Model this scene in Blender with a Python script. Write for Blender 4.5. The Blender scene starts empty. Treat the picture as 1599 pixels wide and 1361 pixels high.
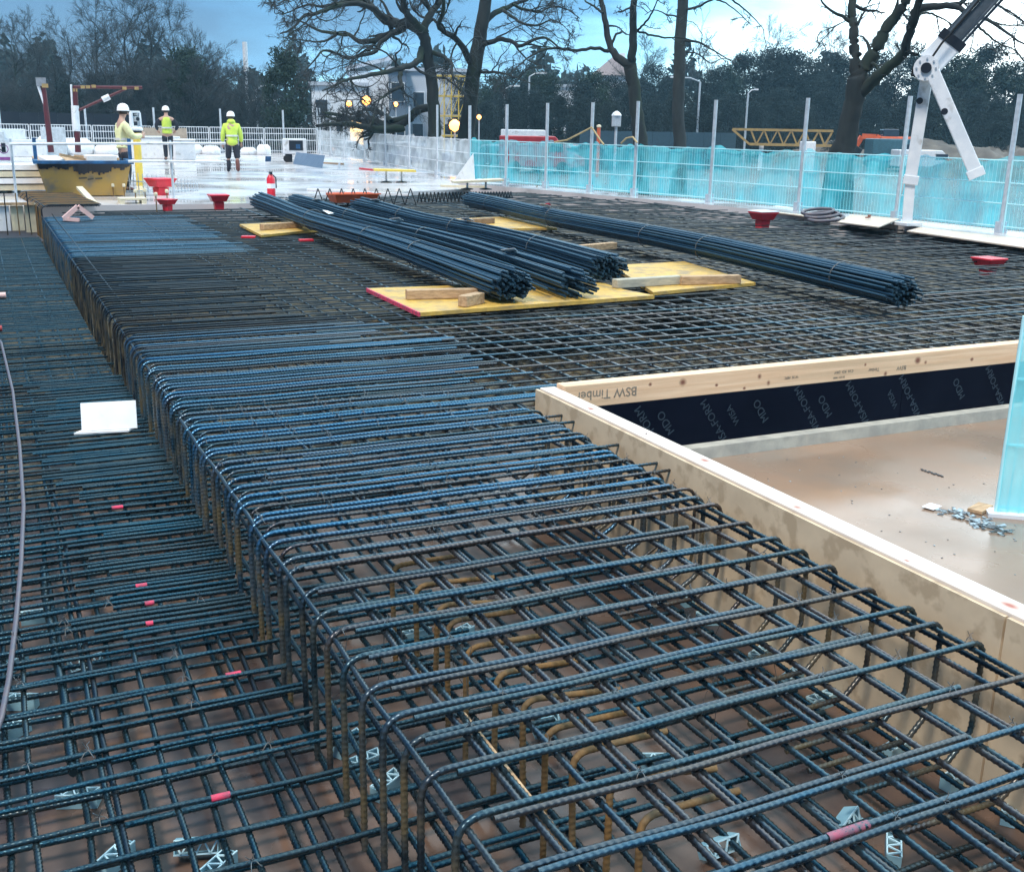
import bpy, bmesh, math, random
import numpy as np
from mathutils import Vector, Matrix
rnd = random.Random(7)
RNG = np.random.default_rng(11)
S = bpy.context.scene
COL = S.collection
R_ = math.radians
# ------------------------------------------------------------------ camera
FPX, PW, PH = 1700.0, 1599.0, 1361.0
PITCH, YAW, ROLL, CAMZ = R_(15.888), R_(-25.685), R_(1.0), 1.65
cp, sp = math.cos(PITCH), math.sin(PITCH)
f0, r0, u0 = Vector((0, cp, -sp)), Vector((1, 0, 0)), Vector((0, sp, cp))
r1 = r0*math.cos(ROLL) + u0*math.sin(ROLL)
u1 = u0*math.cos(ROLL) - r0*math.sin(ROLL)
YM = Matrix.Rotation(YAW, 3, 'Z')
FW, RT, UP = YM @ f0, YM @ r1, YM @ u1
CAM = Vector((0, 0, CAMZ))
cd = bpy.data.cameras.new('camera'); cam = bpy.data.objects.new('camera', cd); COL.objects.link(cam)
m = Matrix((RT, UP, -FW)).transposed().to_4x4(); m.translation = CAM
cam.matrix_world = m
cd.sensor_fit = 'HORIZONTAL'; cd.sensor_width = 36.0; cd.lens = 36.0*FPX/PW
cd.clip_start = 0.05; cd.clip_end = 3000
S.camera = cam

def ray(x, y): return FW*FPX + RT*(x-PW/2) - UP*(y-PH/2)
def at(x, y, z=0.0):
    d = ray(x, y); return CAM + d*((z-CAMZ)/d.z)
def atY(x, y, Y):
    d = ray(x, y); return CAM + d*(Y/d.y)
def atD(x, y, D):                       # at horizontal distance D
    d = ray(x, y); return CAM + d*(D/math.hypot(d.x, d.y))

# ------------------------------------------------------------------ materials
MATS = {}
def pm(name, c1, c2=None, scale=8.0, rough=0.6, metal=0.0, bump=0.0, stretch=(1, 1, 1), ramp=(0.35, 0.65), detail=5.0,
       rough2=None, spec=0.5, randcol=None, c3=None, scale3=1.5, ramp3=(0.5, 0.65), emis=None, alpha=None, transl=0.0, knots=None, alpha2=None):
    if name in MATS: return MATS[name]
    mt = bpy.data.materials.new(name); mt.use_nodes = True
    nt = mt.node_tree; N, L = nt.nodes, nt.links
    b = N['Principled BSDF']; out = N['Material Output']
    b.inputs['Roughness'].default_value = rough; b.inputs['Metallic'].default_value = metal
    b.inputs['Specular IOR Level'].default_value = spec
    c2 = c2 or tuple(v*0.75 for v in c1)
    tc = N.new('ShaderNodeTexCoord'); oi = N.new('ShaderNodeObjectInfo')
    vm = N.new('ShaderNodeVectorMath'); vm.operation = 'MULTIPLY_ADD'
    cmb = N.new('ShaderNodeCombineXYZ'); mul = N.new('ShaderNodeMath'); mul.operation = 'MULTIPLY'; mul.inputs[1].default_value = 37.0
    L.new(oi.outputs['Random'], mul.inputs[0])
    for i in range(3): L.new(mul.outputs[0], cmb.inputs[i])
    L.new(tc.outputs['Object'], vm.inputs[0]); vm.inputs[1].default_value = stretch; L.new(cmb.outputs[0], vm.inputs[2])
    nz = N.new('ShaderNodeTexNoise'); nz.inputs['Scale'].default_value = scale; nz.inputs['Detail'].default_value = detail
    L.new(vm.outputs[0], nz.inputs['Vector'])
    mr = N.new('ShaderNodeMapRange'); mr.inputs[1].default_value, mr.inputs[2].default_value = ramp
    L.new(nz.outputs['Fac'], mr.inputs[0])
    mx = N.new('ShaderNodeMix'); mx.data_type = 'RGBA'
    mx.inputs[6].default_value = (*c1, 1); mx.inputs[7].default_value = (*c2, 1)
    L.new(mr.outputs[0], mx.inputs[0]); col = mx.outputs[2]
    if c3:
        n3 = N.new('ShaderNodeTexNoise'); n3.inputs['Scale'].default_value = scale3; n3.inputs['Detail'].default_value = 6
        L.new(vm.outputs[0], n3.inputs['Vector'])
        m3 = N.new('ShaderNodeMapRange'); m3.inputs[1].default_value, m3.inputs[2].default_value = ramp3
        L.new(n3.outputs['Fac'], m3.inputs[0])
        x3 = N.new('ShaderNodeMix'); x3.data_type = 'RGBA'; L.new(m3.outputs[0], x3.inputs[0])
        L.new(col, x3.inputs[6]); x3.inputs[7].default_value = (*c3, 1); col = x3.outputs[2]
    if knots:                          # (colour, radius, axes, positions): named knots in the wood
        for kx, ka, kr in knots[1]:
            wv = N.new('ShaderNodeVectorMath'); wv.operation = 'DISTANCE'; pv_ = N.new('ShaderNodeVectorMath'); pv_.operation = 'MULTIPLY'; pv_.inputs[1].default_value = knots[2]
            L.new(tc.outputs['Object'], pv_.inputs[0]); L.new(pv_.outputs[0], wv.inputs[0])
            wv.inputs[1].default_value = tuple(a_*b_ for a_, b_ in zip((kx, ka, ka), knots[2])) if knots[2][0] else (0, kx*knots[2][1], ka)
            if not knots[2][2]: wv.inputs[1].default_value = (kx*knots[2][0], ka*knots[2][1], 0)
            mk_ = N.new('ShaderNodeMapRange'); mk_.inputs[1].default_value, mk_.inputs[2].default_value = kr, kr*.25
            mad = N.new('ShaderNodeMath'); mad.operation = 'MULTIPLY_ADD'; mad.inputs[1].default_value = kr*1.2; L.new(nz.outputs['Fac'], mad.inputs[0]); 
            sub_ = N.new('ShaderNodeMath'); sub_.operation = 'ADD'; L.new(wv.outputs['Value'], mad.inputs[2]); L.new(mad.outputs[0], sub_.inputs[0]); sub_.inputs[1].default_value = -kr*.6
            L.new(sub_.outputs[0], mk_.inputs[0]); xk = N.new('ShaderNodeMix'); xk.data_type = 'RGBA'; L.new(mk_.outputs[0], xk.inputs[0])
            L.new(col, xk.inputs[6]); xk.inputs[7].default_value = (*knots[0], 1); col = xk.outputs[2]
    if randcol:
        rr = N.new('ShaderNodeValToRGB'); e = rr.color_ramp.elements
        e[0].color = (*randcol[0], 1); e[1].color = (*randcol[-1], 1)
        for i, c in enumerate(randcol[1:-1]):
            k = e.new((i+1)/(len(randcol)-1)); k.color = (*c, 1)
        L.new(oi.outputs['Random'], rr.inputs[0])
        x4 = N.new('ShaderNodeMix'); x4.data_type = 'RGBA'; x4.blend_type = 'MULTIPLY'; x4.inputs[0].default_value = 1
        L.new(col, x4.inputs[6]); L.new(rr.outputs[0], x4.inputs[7]); col = x4.outputs[2]
    L.new(col, b.inputs['Base Color'])
    if rough2 is not None:
        m2 = N.new('ShaderNodeMapRange'); m2.inputs[1].default_value, m2.inputs[2].default_value = ramp
        m2.inputs[3].default_value, m2.inputs[4].default_value = rough, rough2
        L.new(nz.outputs['Fac'], m2.inputs[0]); L.new(m2.outputs[0], b.inputs['Roughness'])
    if bump:
        bp = N.new('ShaderNodeBump'); bp.inputs['Strength'].default_value = bump; bp.inputs['Distance'].default_value = 0.02
        L.new(nz.outputs['Fac'], bp.inputs['Height']); L.new(bp.outputs[0], b.inputs['Normal'])
    if emis:
        b.inputs['Emission Color'].default_value = (*emis[0], 1); b.inputs['Emission Strength'].default_value = emis[1]
    if alpha is not None or transl:
        last = b.outputs[0]
        if transl:
            tr = N.new('ShaderNodeBsdfTranslucent'); L.new(col, tr.inputs[0])
            ms = N.new('ShaderNodeMixShader'); ms.inputs[0].default_value = transl
            L.new(last, ms.inputs[1]); L.new(tr.outputs[0], ms.inputs[2]); last = ms.outputs[0]
        if alpha is not None:
            tp = N.new('ShaderNodeBsdfTransparent'); ms = N.new('ShaderNodeMixShader'); ms.inputs[0].default_value = alpha
            if alpha2 is not None:
                na = N.new('ShaderNodeTexNoise'); na.inputs['Scale'].default_value = 2.2; na.inputs['Detail'].default_value = 4; L.new(vm.outputs[0], na.inputs['Vector'])
                ma = N.new('ShaderNodeMapRange'); ma.inputs[1].default_value, ma.inputs[2].default_value = .35, .65; ma.inputs[3].default_value, ma.inputs[4].default_value = alpha, alpha2
                L.new(na.outputs['Fac'], ma.inputs[0]); L.new(ma.outputs[0], ms.inputs[0])
            L.new(tp.outputs[0], ms.inputs[1]); L.new(last, ms.inputs[2]); last = ms.outputs[0]
        L.new(last, out.inputs['Surface'])
    MATS[name] = mt
    return mt

def steel(name, tints, rust=(0.155, 0.12, 0.065), ruststart=-0.03, rustend=-0.13, base_rust=0.25, rough=0.24, metal=0.94):
    mt = bpy.data.materials.new(name); mt.use_nodes = True
    nt = mt.node_tree; N, L = nt.nodes, nt.links; b = N['Principled BSDF']
    b.inputs['Roughness'].default_value = rough; b.inputs['Metallic'].default_value = metal
    tc = N.new('ShaderNodeTexCoord'); oi = N.new('ShaderNodeObjectInfo')
    rr = N.new('ShaderNodeValToRGB'); e = rr.color_ramp.elements
    e[0].color = (*tints[0], 1); e[1].color = (*tints[-1], 1)
    for i, c in enumerate(tints[1:-1]):
        k = e.new((i+1)/(len(tints)-1)); k.color = (*c, 1)
    L.new(oi.outputs['Random'], rr.inputs[0])
    vm = N.new('ShaderNodeVectorMath'); vm.operation = 'ADD'
    cmb = N.new('ShaderNodeCombineXYZ'); mul = N.new('ShaderNodeMath'); mul.operation = 'MULTIPLY'; mul.inputs[1].default_value = 53.0
    L.new(oi.outputs['Random'], mul.inputs[0])
    for i in range(3): L.new(mul.outputs[0], cmb.inputs[i])
    L.new(tc.outputs['Object'], vm.inputs[0]); L.new(cmb.outputs[0], vm.inputs[1])
    nz = N.new('ShaderNodeTexNoise'); nz.inputs['Scale'].default_value = 6; nz.inputs['Detail'].default_value = 6
    L.new(vm.outputs[0], nz.inputs['Vector'])
    n2 = N.new('ShaderNodeTexNoise'); n2.inputs['Scale'].default_value = 90; n2.inputs['Detail'].default_value = 3
    L.new(vm.outputs[0], n2.inputs['Vector'])
    sx = N.new('ShaderNodeSeparateXYZ'); L.new(tc.outputs['Object'], sx.inputs[0])
    mz = N.new('ShaderNodeMapRange'); mz.inputs[1].default_value, mz.inputs[2].default_value = ruststart, rustend
    mz.inputs[3].default_value, mz.inputs[4].default_value = base_rust, 1.0
    L.new(sx.outputs[2], mz.inputs[0])
    mn = N.new('ShaderNodeMapRange'); mn.inputs[1].default_value, mn.inputs[2].default_value = 0.36, 0.62
    L.new(nz.outputs[0], mn.inputs[0])
    mm = N.new('ShaderNodeMath'); mm.operation = 'MULTIPLY'; L.new(mz.outputs[0], mm.inputs[0]); L.new(mn.outputs[0], mm.inputs[1])
    mx = N.new('ShaderNodeMix'); mx.data_type = 'RGBA'; L.new(mm.outputs[0], mx.inputs[0])
    L.new(rr.outputs[0], mx.inputs[6]); mx.inputs[7].default_value = (*rust, 1)
    x2 = N.new('ShaderNodeMix'); x2.data_type = 'RGBA'; x2.blend_type = 'MULTIPLY'; x2.inputs[0].default_value = 0.55
    L.new(mx.outputs[2], x2.inputs[6]); L.new(n2.outputs[0], x2.inputs[7])
    L.new(x2.outputs[2], b.inputs['Base Color'])
    ms = N.new('ShaderNodeMapRange'); ms.inputs[3].default_value, ms.inputs[4].default_value = metal, 0.1
    L.new(mm.outputs[0], ms.inputs[0]); L.new(ms.outputs[0], b.inputs['Metallic'])
    mr = N.new('ShaderNodeMapRange'); mr.inputs[3].default_value, mr.inputs[4].default_value = rough-0.08, rough+0.22
    L.new(n2.outputs[0], mr.inputs[0]); L.new(mr.outputs[0], b.inputs['Roughness'])
    return mt

STEEL = steel('wet steel', [(.05, .13, .18), (.065, .115, .145), (.11, .105, .115), (.05, .135, .20), (.17, .14, .14), (.055, .105, .145), (.12, .12, .13)])
STEELB = steel('blue wet steel', [(.075, .22, .34), (.085, .20, .29), (.12, .17, .21), (.065, .22, .37), (.15, .165, .19)], base_rust=0.12)
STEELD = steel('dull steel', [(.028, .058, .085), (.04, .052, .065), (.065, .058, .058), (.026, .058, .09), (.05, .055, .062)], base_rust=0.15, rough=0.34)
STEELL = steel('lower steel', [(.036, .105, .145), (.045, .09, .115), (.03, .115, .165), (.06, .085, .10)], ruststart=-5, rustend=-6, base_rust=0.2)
RUSTY = steel('rusty steel', [(.18, .125, .06), (.21, .145, .07), (.14, .11, .065)], rust=(.30, .16, .05), ruststart=5, rustend=4, base_rust=0.8, rough=0.7, metal=0.05)
BUNDLE = steel('bundle steel', [(.08, .18, .25), (.09, .16, .22), (.07, .18, .27)], ruststart=-5, rustend=-6, base_rust=0.1, rough=0.38)
PIT = pm('wet pit concrete', (.185, .110, .075), (.085, .058, .047), scale=3.2, rough=0.14, rough2=0.6, bump=0.3, spec=.6, c3=(.06, .045, .045), scale3=2.0, ramp3=(.48, .62))
RECESS = pm('wet brown concrete', (.33, .21, .14), (.27, .178, .125), scale=1.1, rough=0.10, rough2=0.45, bump=0.05, spec=.5, detail=9, c3=(.25, .185, .14), scale3=1.4, ramp3=(.42, .64))
SLABM = pm('wet pale concrete', (.74, .69, .68), (.58, .54, .54), scale=.5, rough=0.04, rough2=0.32, bump=0.02, spec=.5, c3=(.38, .35, .35), scale3=.6, ramp3=(.5, .66))
KERB = pm('kerb concrete', (.50, .47, .40), (.36, .34, .30), scale=9, rough=.8, bump=.3)
WHITEWOOD = pm('pale planed timber', (.86, .60, .39), (.74, .47, .28), scale=5, rough=.65, stretch=(0.35, 9, 9), bump=.12, c3=(.62, .42, .26), scale3=1.6, ramp3=(.5, .7), knots=((.22, .085, .05), [(1.0, .062, .035), (1.27, .02, .014), (1.62, .05, .024), (1.70, .0, .020), (1.5, -.02, .014), (2.55, .06, .013), (2.75, -.02, .02), (3.05, .05, .034), (3.13, .03, .018), (.75, .07, .016), (3.6, .02, .02)], (1, 0, 1)))
TOPWOOD = pm('pale sawn edge', (.76, .68, .60), (.66, .55, .46), scale=6, rough=.65, stretch=(9, .35, 9), bump=.12, c3=(.62, .50, .42), scale3=2, ramp3=(.55, .75), knots=((.40, .13, .09), [(.06, -.62, .022), (.08, -1.72, .026), (.05, -2.45, .02), (.07, -3.55, .03), (.04, -3.1, .012)], (1, .6, 0)))
PLY = pm('stained shutter ply', (.74, .58, .39), (.62, .48, .32), scale=5, rough=.55, bump=.15, c3=(.52, .39, .25), scale3=9, ramp3=(.52, .62))
BLACKPLY = pm('black film ply', (.0015, .003, .010), (.003, .005, .014), scale=3, rough=.6, spec=.05)
STAMP = pm('grey printed ink', (.016, .036, .06), scale=60, rough=.5, ramp=(.3, .7))
INK = pm('dark stamp ink', (.13, .12, .10), (.30, .25, .19), scale=90, rough=.7)
YELLOWMAT = pm('yellow grating board', (.66, .40, .075), (.52, .32, .07), scale=14, rough=.6, bump=.4, c3=(.30, .21, .10), scale3=5, ramp3=(.48, .7))
REDP = pm('red plastic', (.75, .02, .04), (.62, .02, .04), scale=6, rough=.35)
PINKP = pm('pinkish red paint', (.80, .05, .12), (.30, .06, .10), scale=30, rough=.6)
BLOCK = pm('rough timber block', (.56, .38, .22), (.36, .23, .13), scale=8, rough=.8, stretch=(1, 6, 6), bump=.3)
WHITEP = pm('white painted steel', (.80, .82, .84), (.68, .72, .76), scale=5, rough=.4, c3=(.42, .42, .40), scale3=4, ramp3=(.60, .74))
WHITEF = pm('white foam', (.88, .88, .88), (.80, .81, .82), scale=7, rough=.8, bump=.15, c3=(.62, .60, .56), scale3=5, ramp3=(.62, .75))
GALV = pm('galvanised tube', (.60, .65, .70), (.48, .53, .58), scale=12, rough=.4, metal=.3)
NETC = pm('cyan debris net', (.07, .62, .74), (.20, .74, .83), scale=3.5, rough=.7, stretch=(1, 1, .4), alpha=.32, alpha2=.74, transl=.45)
NETCS = pm('thick cyan debris net', (.16, .72, .82), (.32, .82, .88), scale=2.5, rough=.6, stretch=(1, 1, .4), alpha=.42, alpha2=.86, transl=.4)
NETW = pm('white debris net', (.88, .92, .94), (.82, .88, .92), scale=3.5, rough=.7, alpha=.30, alpha2=.62, transl=.4)
CYANP = pm('pale cyan wire', (.50, .85, .90), (.45, .78, .85), scale=6, rough=.45)
SPACER = pm('blue grey plastic', (.30, .52, .60), (.24, .45, .54), scale=10, rough=.5)
HOSE = pm('dull hose rubber', (.10, .10, .13), (.14, .11, .12), scale=20, rough=.45)
YELLOWST = pm('worn yellow steel', (.56, .33, .07), (.46, .29, .10), scale=3, rough=.5, c3=(.25, .20, .14), scale3=3, ramp3=(.55, .7))
BLUEP = pm('blue painted rim', (.025, .13, .30), (.02, .06, .14), scale=6, rough=.45)
TAR = pm('black tar', (.008, .012, .022), scale=8, rough=.4)
HIVIS = pm('yellow hi vis cloth', (.62, .78, .10), (.52, .68, .10), scale=7, rough=.8, bump=.9)
HIVISW = pm('pale hi vis cloth', (.80, .80, .42), (.72, .72, .40), scale=7, rough=.8, bump=.9)
DARKC = pm('dark navy cloth', (.015, .018, .03), (.025, .028, .04), scale=12, rough=.9)
SKIN = pm('skin', (.52, .32, .24), (.48, .29, .22), scale=20, rough=.6)
HAIR = pm('dark hair', (.03, .02, .015), scale=40, rough=.7)
BOOT = pm('brown boot leather', (.16, .05, .04), scale=20, rough=.6)
REFLECT = pm('silver tape', (.75, .76, .74), scale=10, rough=.3)
DARKRED = pm('dark red paint', (.10, .010, .018), (.07, .008, .014), scale=8, rough=.5)
YELP = pm('yellow paint', (.80, .58, .08), (.70, .50, .08), scale=8, rough=.5)
ORANGE = pm('orange paint', (.75, .13, .03), (.60, .11, .04), scale=5, rough=.5)
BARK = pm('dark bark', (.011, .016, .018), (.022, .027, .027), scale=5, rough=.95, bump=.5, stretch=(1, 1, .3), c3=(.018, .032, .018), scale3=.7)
BARKP = pm('pale lit bark', (.018, .024, .026), (.036, .042, .042), scale=5, rough=.95, bump=.5, stretch=(1, 1, .3))  # lighter copy of the bark; the trunk's lit side is painted into the colour
TWIG = pm('winter twigs', (.030, .042, .050), (.050, .055, .058), scale=2, rough=.95)  # blue-grey tint puts bluish daylight into the colour of brown twigs
CONIF = pm('dark conifer needles', (.012, .030, .022), (.020, .046, .030), scale=1.5, rough=.85, randcol=[(1, 1, 1), (.7, .85, .9), (1.15, 1.1, .9)])
SHRUB = pm('teal tinted scrub', (.010, .026, .028), (.022, .036, .036), scale=.8, rough=.95, randcol=[(1, 1, 1), (.7, .85, .9), (1.35, 1.2, 1.1)])  # teal tint stands in for blue light and far haze on brown scrub
GROUND = pm('muddy ground', (.09, .085, .08), (.055, .055, .055), scale=.12, rough=.7, c3=(.14, .13, .12), scale3=.05, bump=.2)
SPOIL = pm('spoil earth', (.17, .15, .125), (.10, .09, .08), scale=.8, rough=.95, bump=.6)
WALLW = pm('white cladding', (.80, .83, .86), (.72, .76, .80), scale=.4, rough=.6)
WALLG = pm('grey blue cladding', (.14, .19, .25), (.11, .15, .21), scale=.5, rough=.5)
ROOFG = pm('pale roof sheet', (.55, .60, .66), (.48, .53, .60), scale=.5, rough=.5)
GLASS = pm('dark window glass', (.03, .05, .08), scale=1, rough=.08)
LIT = pm('lit lamp warm', (1, .6, .25), scale=1, emis=((1, .36, .07), 3.2))
LITW = pm('lit window', (1, .75, .4), scale=1, emis=((1, .62, .25), .9))
ASPH = pm('black sheet hoarding', (.010, .014, .024), (.016, .02, .03), scale=1, rough=.4)
TYRE = pm('black rubber', (.012, .012, .014), scale=8, rough=.8)
CARP = pm('car paint', (.8, .8, .8), (.8, .8, .8), scale=1, rough=.25, randcol=[(.7, .75, .8), (.08, .1, .14), (.35, .4, .45), (.04, .08, .2), (.85, .88, .9)])
REDV = pm('red van paint', (.42, .02, .03), scale=2, rough=.35)
WIREM = pm('tie wire', (.12, .16, .19), (.16, .14, .12), scale=30, rough=.45, metal=.5)
YELW = pm('faded yellow paint', (.42, .28, .09), (.30, .21, .09), scale=4, rough=.7)
GREYPANEL = pm('blue grey panel', (.16, .22, .30), (.13, .18, .26), scale=4, rough=.4)
PLYB = pm('pale birch ply', (.74, .60, .46), (.66, .52, .40), scale=2.5, rough=.5, stretch=(1, 4, 1), c3=(.60, .50, .42), scale3=1.2)
PURPLE = pm('purple print', (.35, .10, .35), scale=20, rough=.5)
PINKF = pm('pink foam', (.80, .52, .48), (.72, .46, .42), scale=10, rough=.8)
CREAM = pm('cream board', (.74, .66, .46), (.62, .55, .40), scale=6, rough=.7)

# ------------------------------------------------------------------ mesh helpers
def qmesh(name, V, Q, smooth=True):
    me = bpy.data.meshes.new(name)
    V = np.asarray(V, dtype=np.float32).reshape(-1, 3); Q = np.asarray(Q, dtype=np.int32).reshape(-1, 4)
    me.vertices.add(len(V)); me.vertices.foreach_set('co', V.ravel())
    me.loops.add(Q.size); me.loops.foreach_set('vertex_index', Q.ravel())
    me.polygons.add(len(Q)); me.polygons.foreach_set('loop_start', np.arange(0, Q.size, 4, dtype=np.int32))
    me.polygons.foreach_set('loop_total', np.full(len(Q), 4, dtype=np.int32))
    if smooth: me.polygons.foreach_set('use_smooth', np.ones(len(Q), dtype=bool))
    me.update(calc_edges=True); me.validate()
    return me

class MB:
    def __init__(s): s.v, s.f, s.sm = [], [], []
    def add(s, vs, fs, smooth=False):
        o = len(s.v); s.v += [tuple(v) for v in vs]; s.f += [tuple(i+o for i in f) for f in fs]; s.sm += [smooth]*len(fs); return s
    def box(s, c, d, rz=0.0, rx=0.0, ry=0.0, taper=1.0):
        M = Matrix.Rotation(rz, 3, 'Z') @ Matrix.Rotation(ry, 3, 'Y') @ Matrix.Rotation(rx, 3, 'X')
        vs = []
        for z in (-.5, .5):
            k = taper if z > 0 else 1.0
            for x, y in ((-.5, -.5), (.5, -.5), (.5, .5), (-.5, .5)):
                vs.append(Vector(c) + M @ Vector((x*d[0]*k, y*d[1]*k, z*d[2])))
        return s.add(vs, [(3, 2, 1, 0), (4, 5, 6, 7), (0, 1, 5, 4), (1, 2, 6, 5), (2, 3, 7, 6), (3, 0, 4, 7)])
    def beam(s, a, b, w, h, up=(0, 0, 1)):
        a, b = Vector(a), Vector(b); t = (b-a).normalized(); sd = t.cross(Vector(up))
        if sd.length < 1e-4: sd = t.cross(Vector((1, 0, 0)))
        sd.normalize(); u = sd.cross(t)
        vs = [p + sd*x*w/2 + u*y*h/2 for p in (a, b) for x, y in ((-1, -1), (1, -1), (1, 1), (-1, 1))]
        return s.add(vs, [(3, 2, 1, 0), (4, 5, 6, 7), (0, 1, 5, 4), (1, 2, 6, 5), (2, 3, 7, 6), (3, 0, 4, 7)])
    def tube(s, pts, r, k=8, caps=True):
        pts = [Vector(p) for p in pts]; n = len(pts)
        rs = r if hasattr(r, '__len__') else [r]*n
        t0 = (pts[1]-pts[0]).normalized(); ref = Vector((0, 0, 1)) if abs(t0.z) < .9 else Vector((1, 0, 0))
        u = t0.cross(ref).normalized(); vs = []
        for i, p in enumerate(pts):
            t = (pts[min(i+1, n-1)]-pts[max(i-1, 0)]).normalized()
            u = (u - t*u.dot(t)).normalized(); w = t.cross(u)
            for j in range(k):
                a = 2*math.pi*j/k; vs.append(p + (u*math.cos(a) + w*math.sin(a))*rs[i])
        fs = [(i*k+j, i*k+(j+1) % k, (i+1)*k+(j+1) % k, (i+1)*k+j) for i in range(n-1) for j in range(k)]
        s.add(vs, fs, True)
        if caps:
            s.add(vs[:k], [tuple(reversed(range(k)))]); s.add(vs[-k:], [tuple(range(k))])
        return s
    def lathe(s, prof, k=16, c=(0, 0, 0)):
        vs = [(c[0]+r*math.cos(2*math.pi*j/k), c[1]+r*math.sin(2*math.pi*j/k), c[2]+z) for r, z in prof for j in range(k)]
        n = len(prof)
        fs = [(i*k+j, i*k+(j+1) % k, (i+1)*k+(j+1) % k, (i+1)*k+j) for i in range(n-1) for j in range(k)]
        s.add(vs, fs, True)
        s.add(vs[:k], [tuple(reversed(range(k)))]); s.add(vs[-k:], [tuple(range(k))])
        return s
    def prism(s, poly, z0, z1):
        n = len(poly); vs = [(x, y, z0) for x, y in poly] + [(x, y, z1) for x, y in poly]
        return s.add(vs, [tuple(reversed(range(n))), tuple(range(n, 2*n))] + [(i, (i+1) % n, n+(i+1) % n, n+i) for i in range(n)])
    def mesh(s, name, fix=True):
        me = bpy.data.meshes.new(name); me.from_pydata(s.v, [], s.f)
        me.polygons.foreach_set('use_smooth', s.sm); me.update()
        if fix:
            b = bmesh.new(); b.from_mesh(me); bmesh.ops.recalc_face_normals(b, faces=b.faces); b.to_mesh(me); b.free()
        return me

def ob(name, geo, mt, parent=None, loc=None, rz=None, bevel=0.0):
    me = geo.mesh(name) if isinstance(geo, MB) else geo
    if mt is not None and (not me.materials): me.materials.append(mt)
    o = bpy.data.objects.new(name, me); COL.objects.link(o)
    if parent is not None: o.parent = parent
    if loc is not None: o.location = loc
    if rz is not None: o.rotation_euler.z = rz
    if bevel:
        md = o.modifiers.new('bevel', 'BEVEL'); md.width = bevel; md.segments = 2; md.limit_method = 'ANGLE'
    return o
def tag(o, label, cat, group=None, kind=None):
    if label: o['label'] = label
    if cat: o['category'] = cat
    if group: o['group'] = group
    if kind: o['kind'] = kind
    return o
def thing(name, label, cat, loc=(0, 0, 0), rz=0.0, group=None):
    o = bpy.data.objects.new(name, None); COL.objects.link(o); o.location = loc; o.rotation_euler.z = rz
    o.empty_display_size = .1
    return tag(o, label, cat, group)
def dup(root, loc=None, rz=None, label=None, scale=None):
    r = root.copy(); COL.objects.link(r)
    if loc is not None: r.location = loc
    if rz is not None: r.rotation_euler.z = rz
    if label: r['label'] = label
    if scale: r.scale = (scale,)*3 if not hasattr(scale, '__len__') else scale
    for ch in [c for c in root.children]:
        c = ch.copy(); COL.objects.link(c); c.parent = r
        for g in ch.children:
            d = g.copy(); COL.objects.link(d); d.parent = c
    return r
ONES = 'zeroth first second third fourth fifth sixth seventh eighth ninth tenth eleventh twelfth thirteenth fourteenth fifteenth sixteenth seventeenth eighteenth nineteenth'.split()
TENS = ['', '', 'twent', 'thirt', 'fort', 'fift', 'sixt', 'sevent', 'eight', 'ninet']
def nth(n):
    if n >= 200: return 'two-hundred-' + nth(n-200) if n > 200 else 'two-hundredth'
    if n > 100: return 'hundred-and-' + nth(n-100)
    if n == 100: return 'hundredth'
    if n < 20: return ONES[n]
    t, o = divmod(n, 10)
    return TENS[t] + ('ieth' if o == 0 else 'y-' + ONES[o])
def text_mesh(txt, size, mt, ext=.0006):
    cu = bpy.data.curves.new('lettering', 'FONT'); cu.body = txt; cu.size = size; cu.extrude = ext
    cu.align_x = 'CENTER'; cu.align_y = 'CENTER'; cu.resolution_u = 3
    o = bpy.data.objects.new('tmp', cu); COL.objects.link(o)
    dg = bpy.context.evaluated_depsgraph_get(); me = bpy.data.meshes.new_from_object(o.evaluated_get(dg))
    bpy.data.objects.remove(o); me.materials.clear(); me.materials.append(mt); return me

# ------------------------------------------------------------------ world, sun
SUN_EL, SUN_AZ = 58.0, 235.0
w = bpy.data.worlds.new('World'); S.world = w; w.use_nodes = True
N, L = w.node_tree.nodes, w.node_tree.links
bg = N['Background']; bg.inputs['Strength'].default_value = 0.12
sky = N.new('ShaderNodeTexSky'); sky.sky_type = 'NISHITA'; sky.sun_disc = False
sky.sun_elevation = R_(SUN_EL); sky.sun_rotation = R_(SUN_AZ); sky.air_density = 1.0; sky.dust_density = 0.5; sky.ozone_density = 3.0
tc = N.new('ShaderNodeTexCoord')
mp = N.new('ShaderNodeMapping'); mp.inputs['Scale'].default_value = (1.0, 1.0, 3.4); mp.inputs['Location'].default_value = (2.3, .4, .1)
L.new(tc.outputs['Generated'], mp.inputs[0])
nz = N.new('ShaderNodeTexNoise'); nz.inputs['Scale'].default_value = 1.9; nz.inputs['Detail'].default_value = 9; nz.inputs['Roughness'].default_value = .52
nz.inputs['Distortion'].default_value = .3
L.new(mp.outputs[0], nz.inputs['Vector'])
dt = N.new('ShaderNodeVectorMath'); dt.operation = 'DOT_PRODUCT'; L.new(tc.outputs['Generated'], dt.inputs[0])
dt.inputs[1].default_value = (1.0, .2, .72)          # the cloud thins to bright overcast towards +X and overhead
ad = N.new('ShaderNodeMath'); ad.operation = 'MULTIPLY_ADD'; ad.inputs[1].default_value = .40
L.new(dt.outputs['Value'], ad.inputs[0]); L.new(nz.outputs['Fac'], ad.inputs[2])
cr = N.new('ShaderNodeValToRGB'); e = cr.color_ramp.elements
e[0].position = .44; e[0].color = (.08, .50, 1.15, 1)
e[1].position = .97; e[1].color = (11.0, 12.6, 13.2, 1)
k = e.new(.61); k.color = (.11, .72, 1.65, 1)
k = e.new(.70); k.color = (.36, 1.6, 3.1, 1)
k = e.new(.765); k.color = (2.0, 4.8, 6.6, 1)
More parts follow.
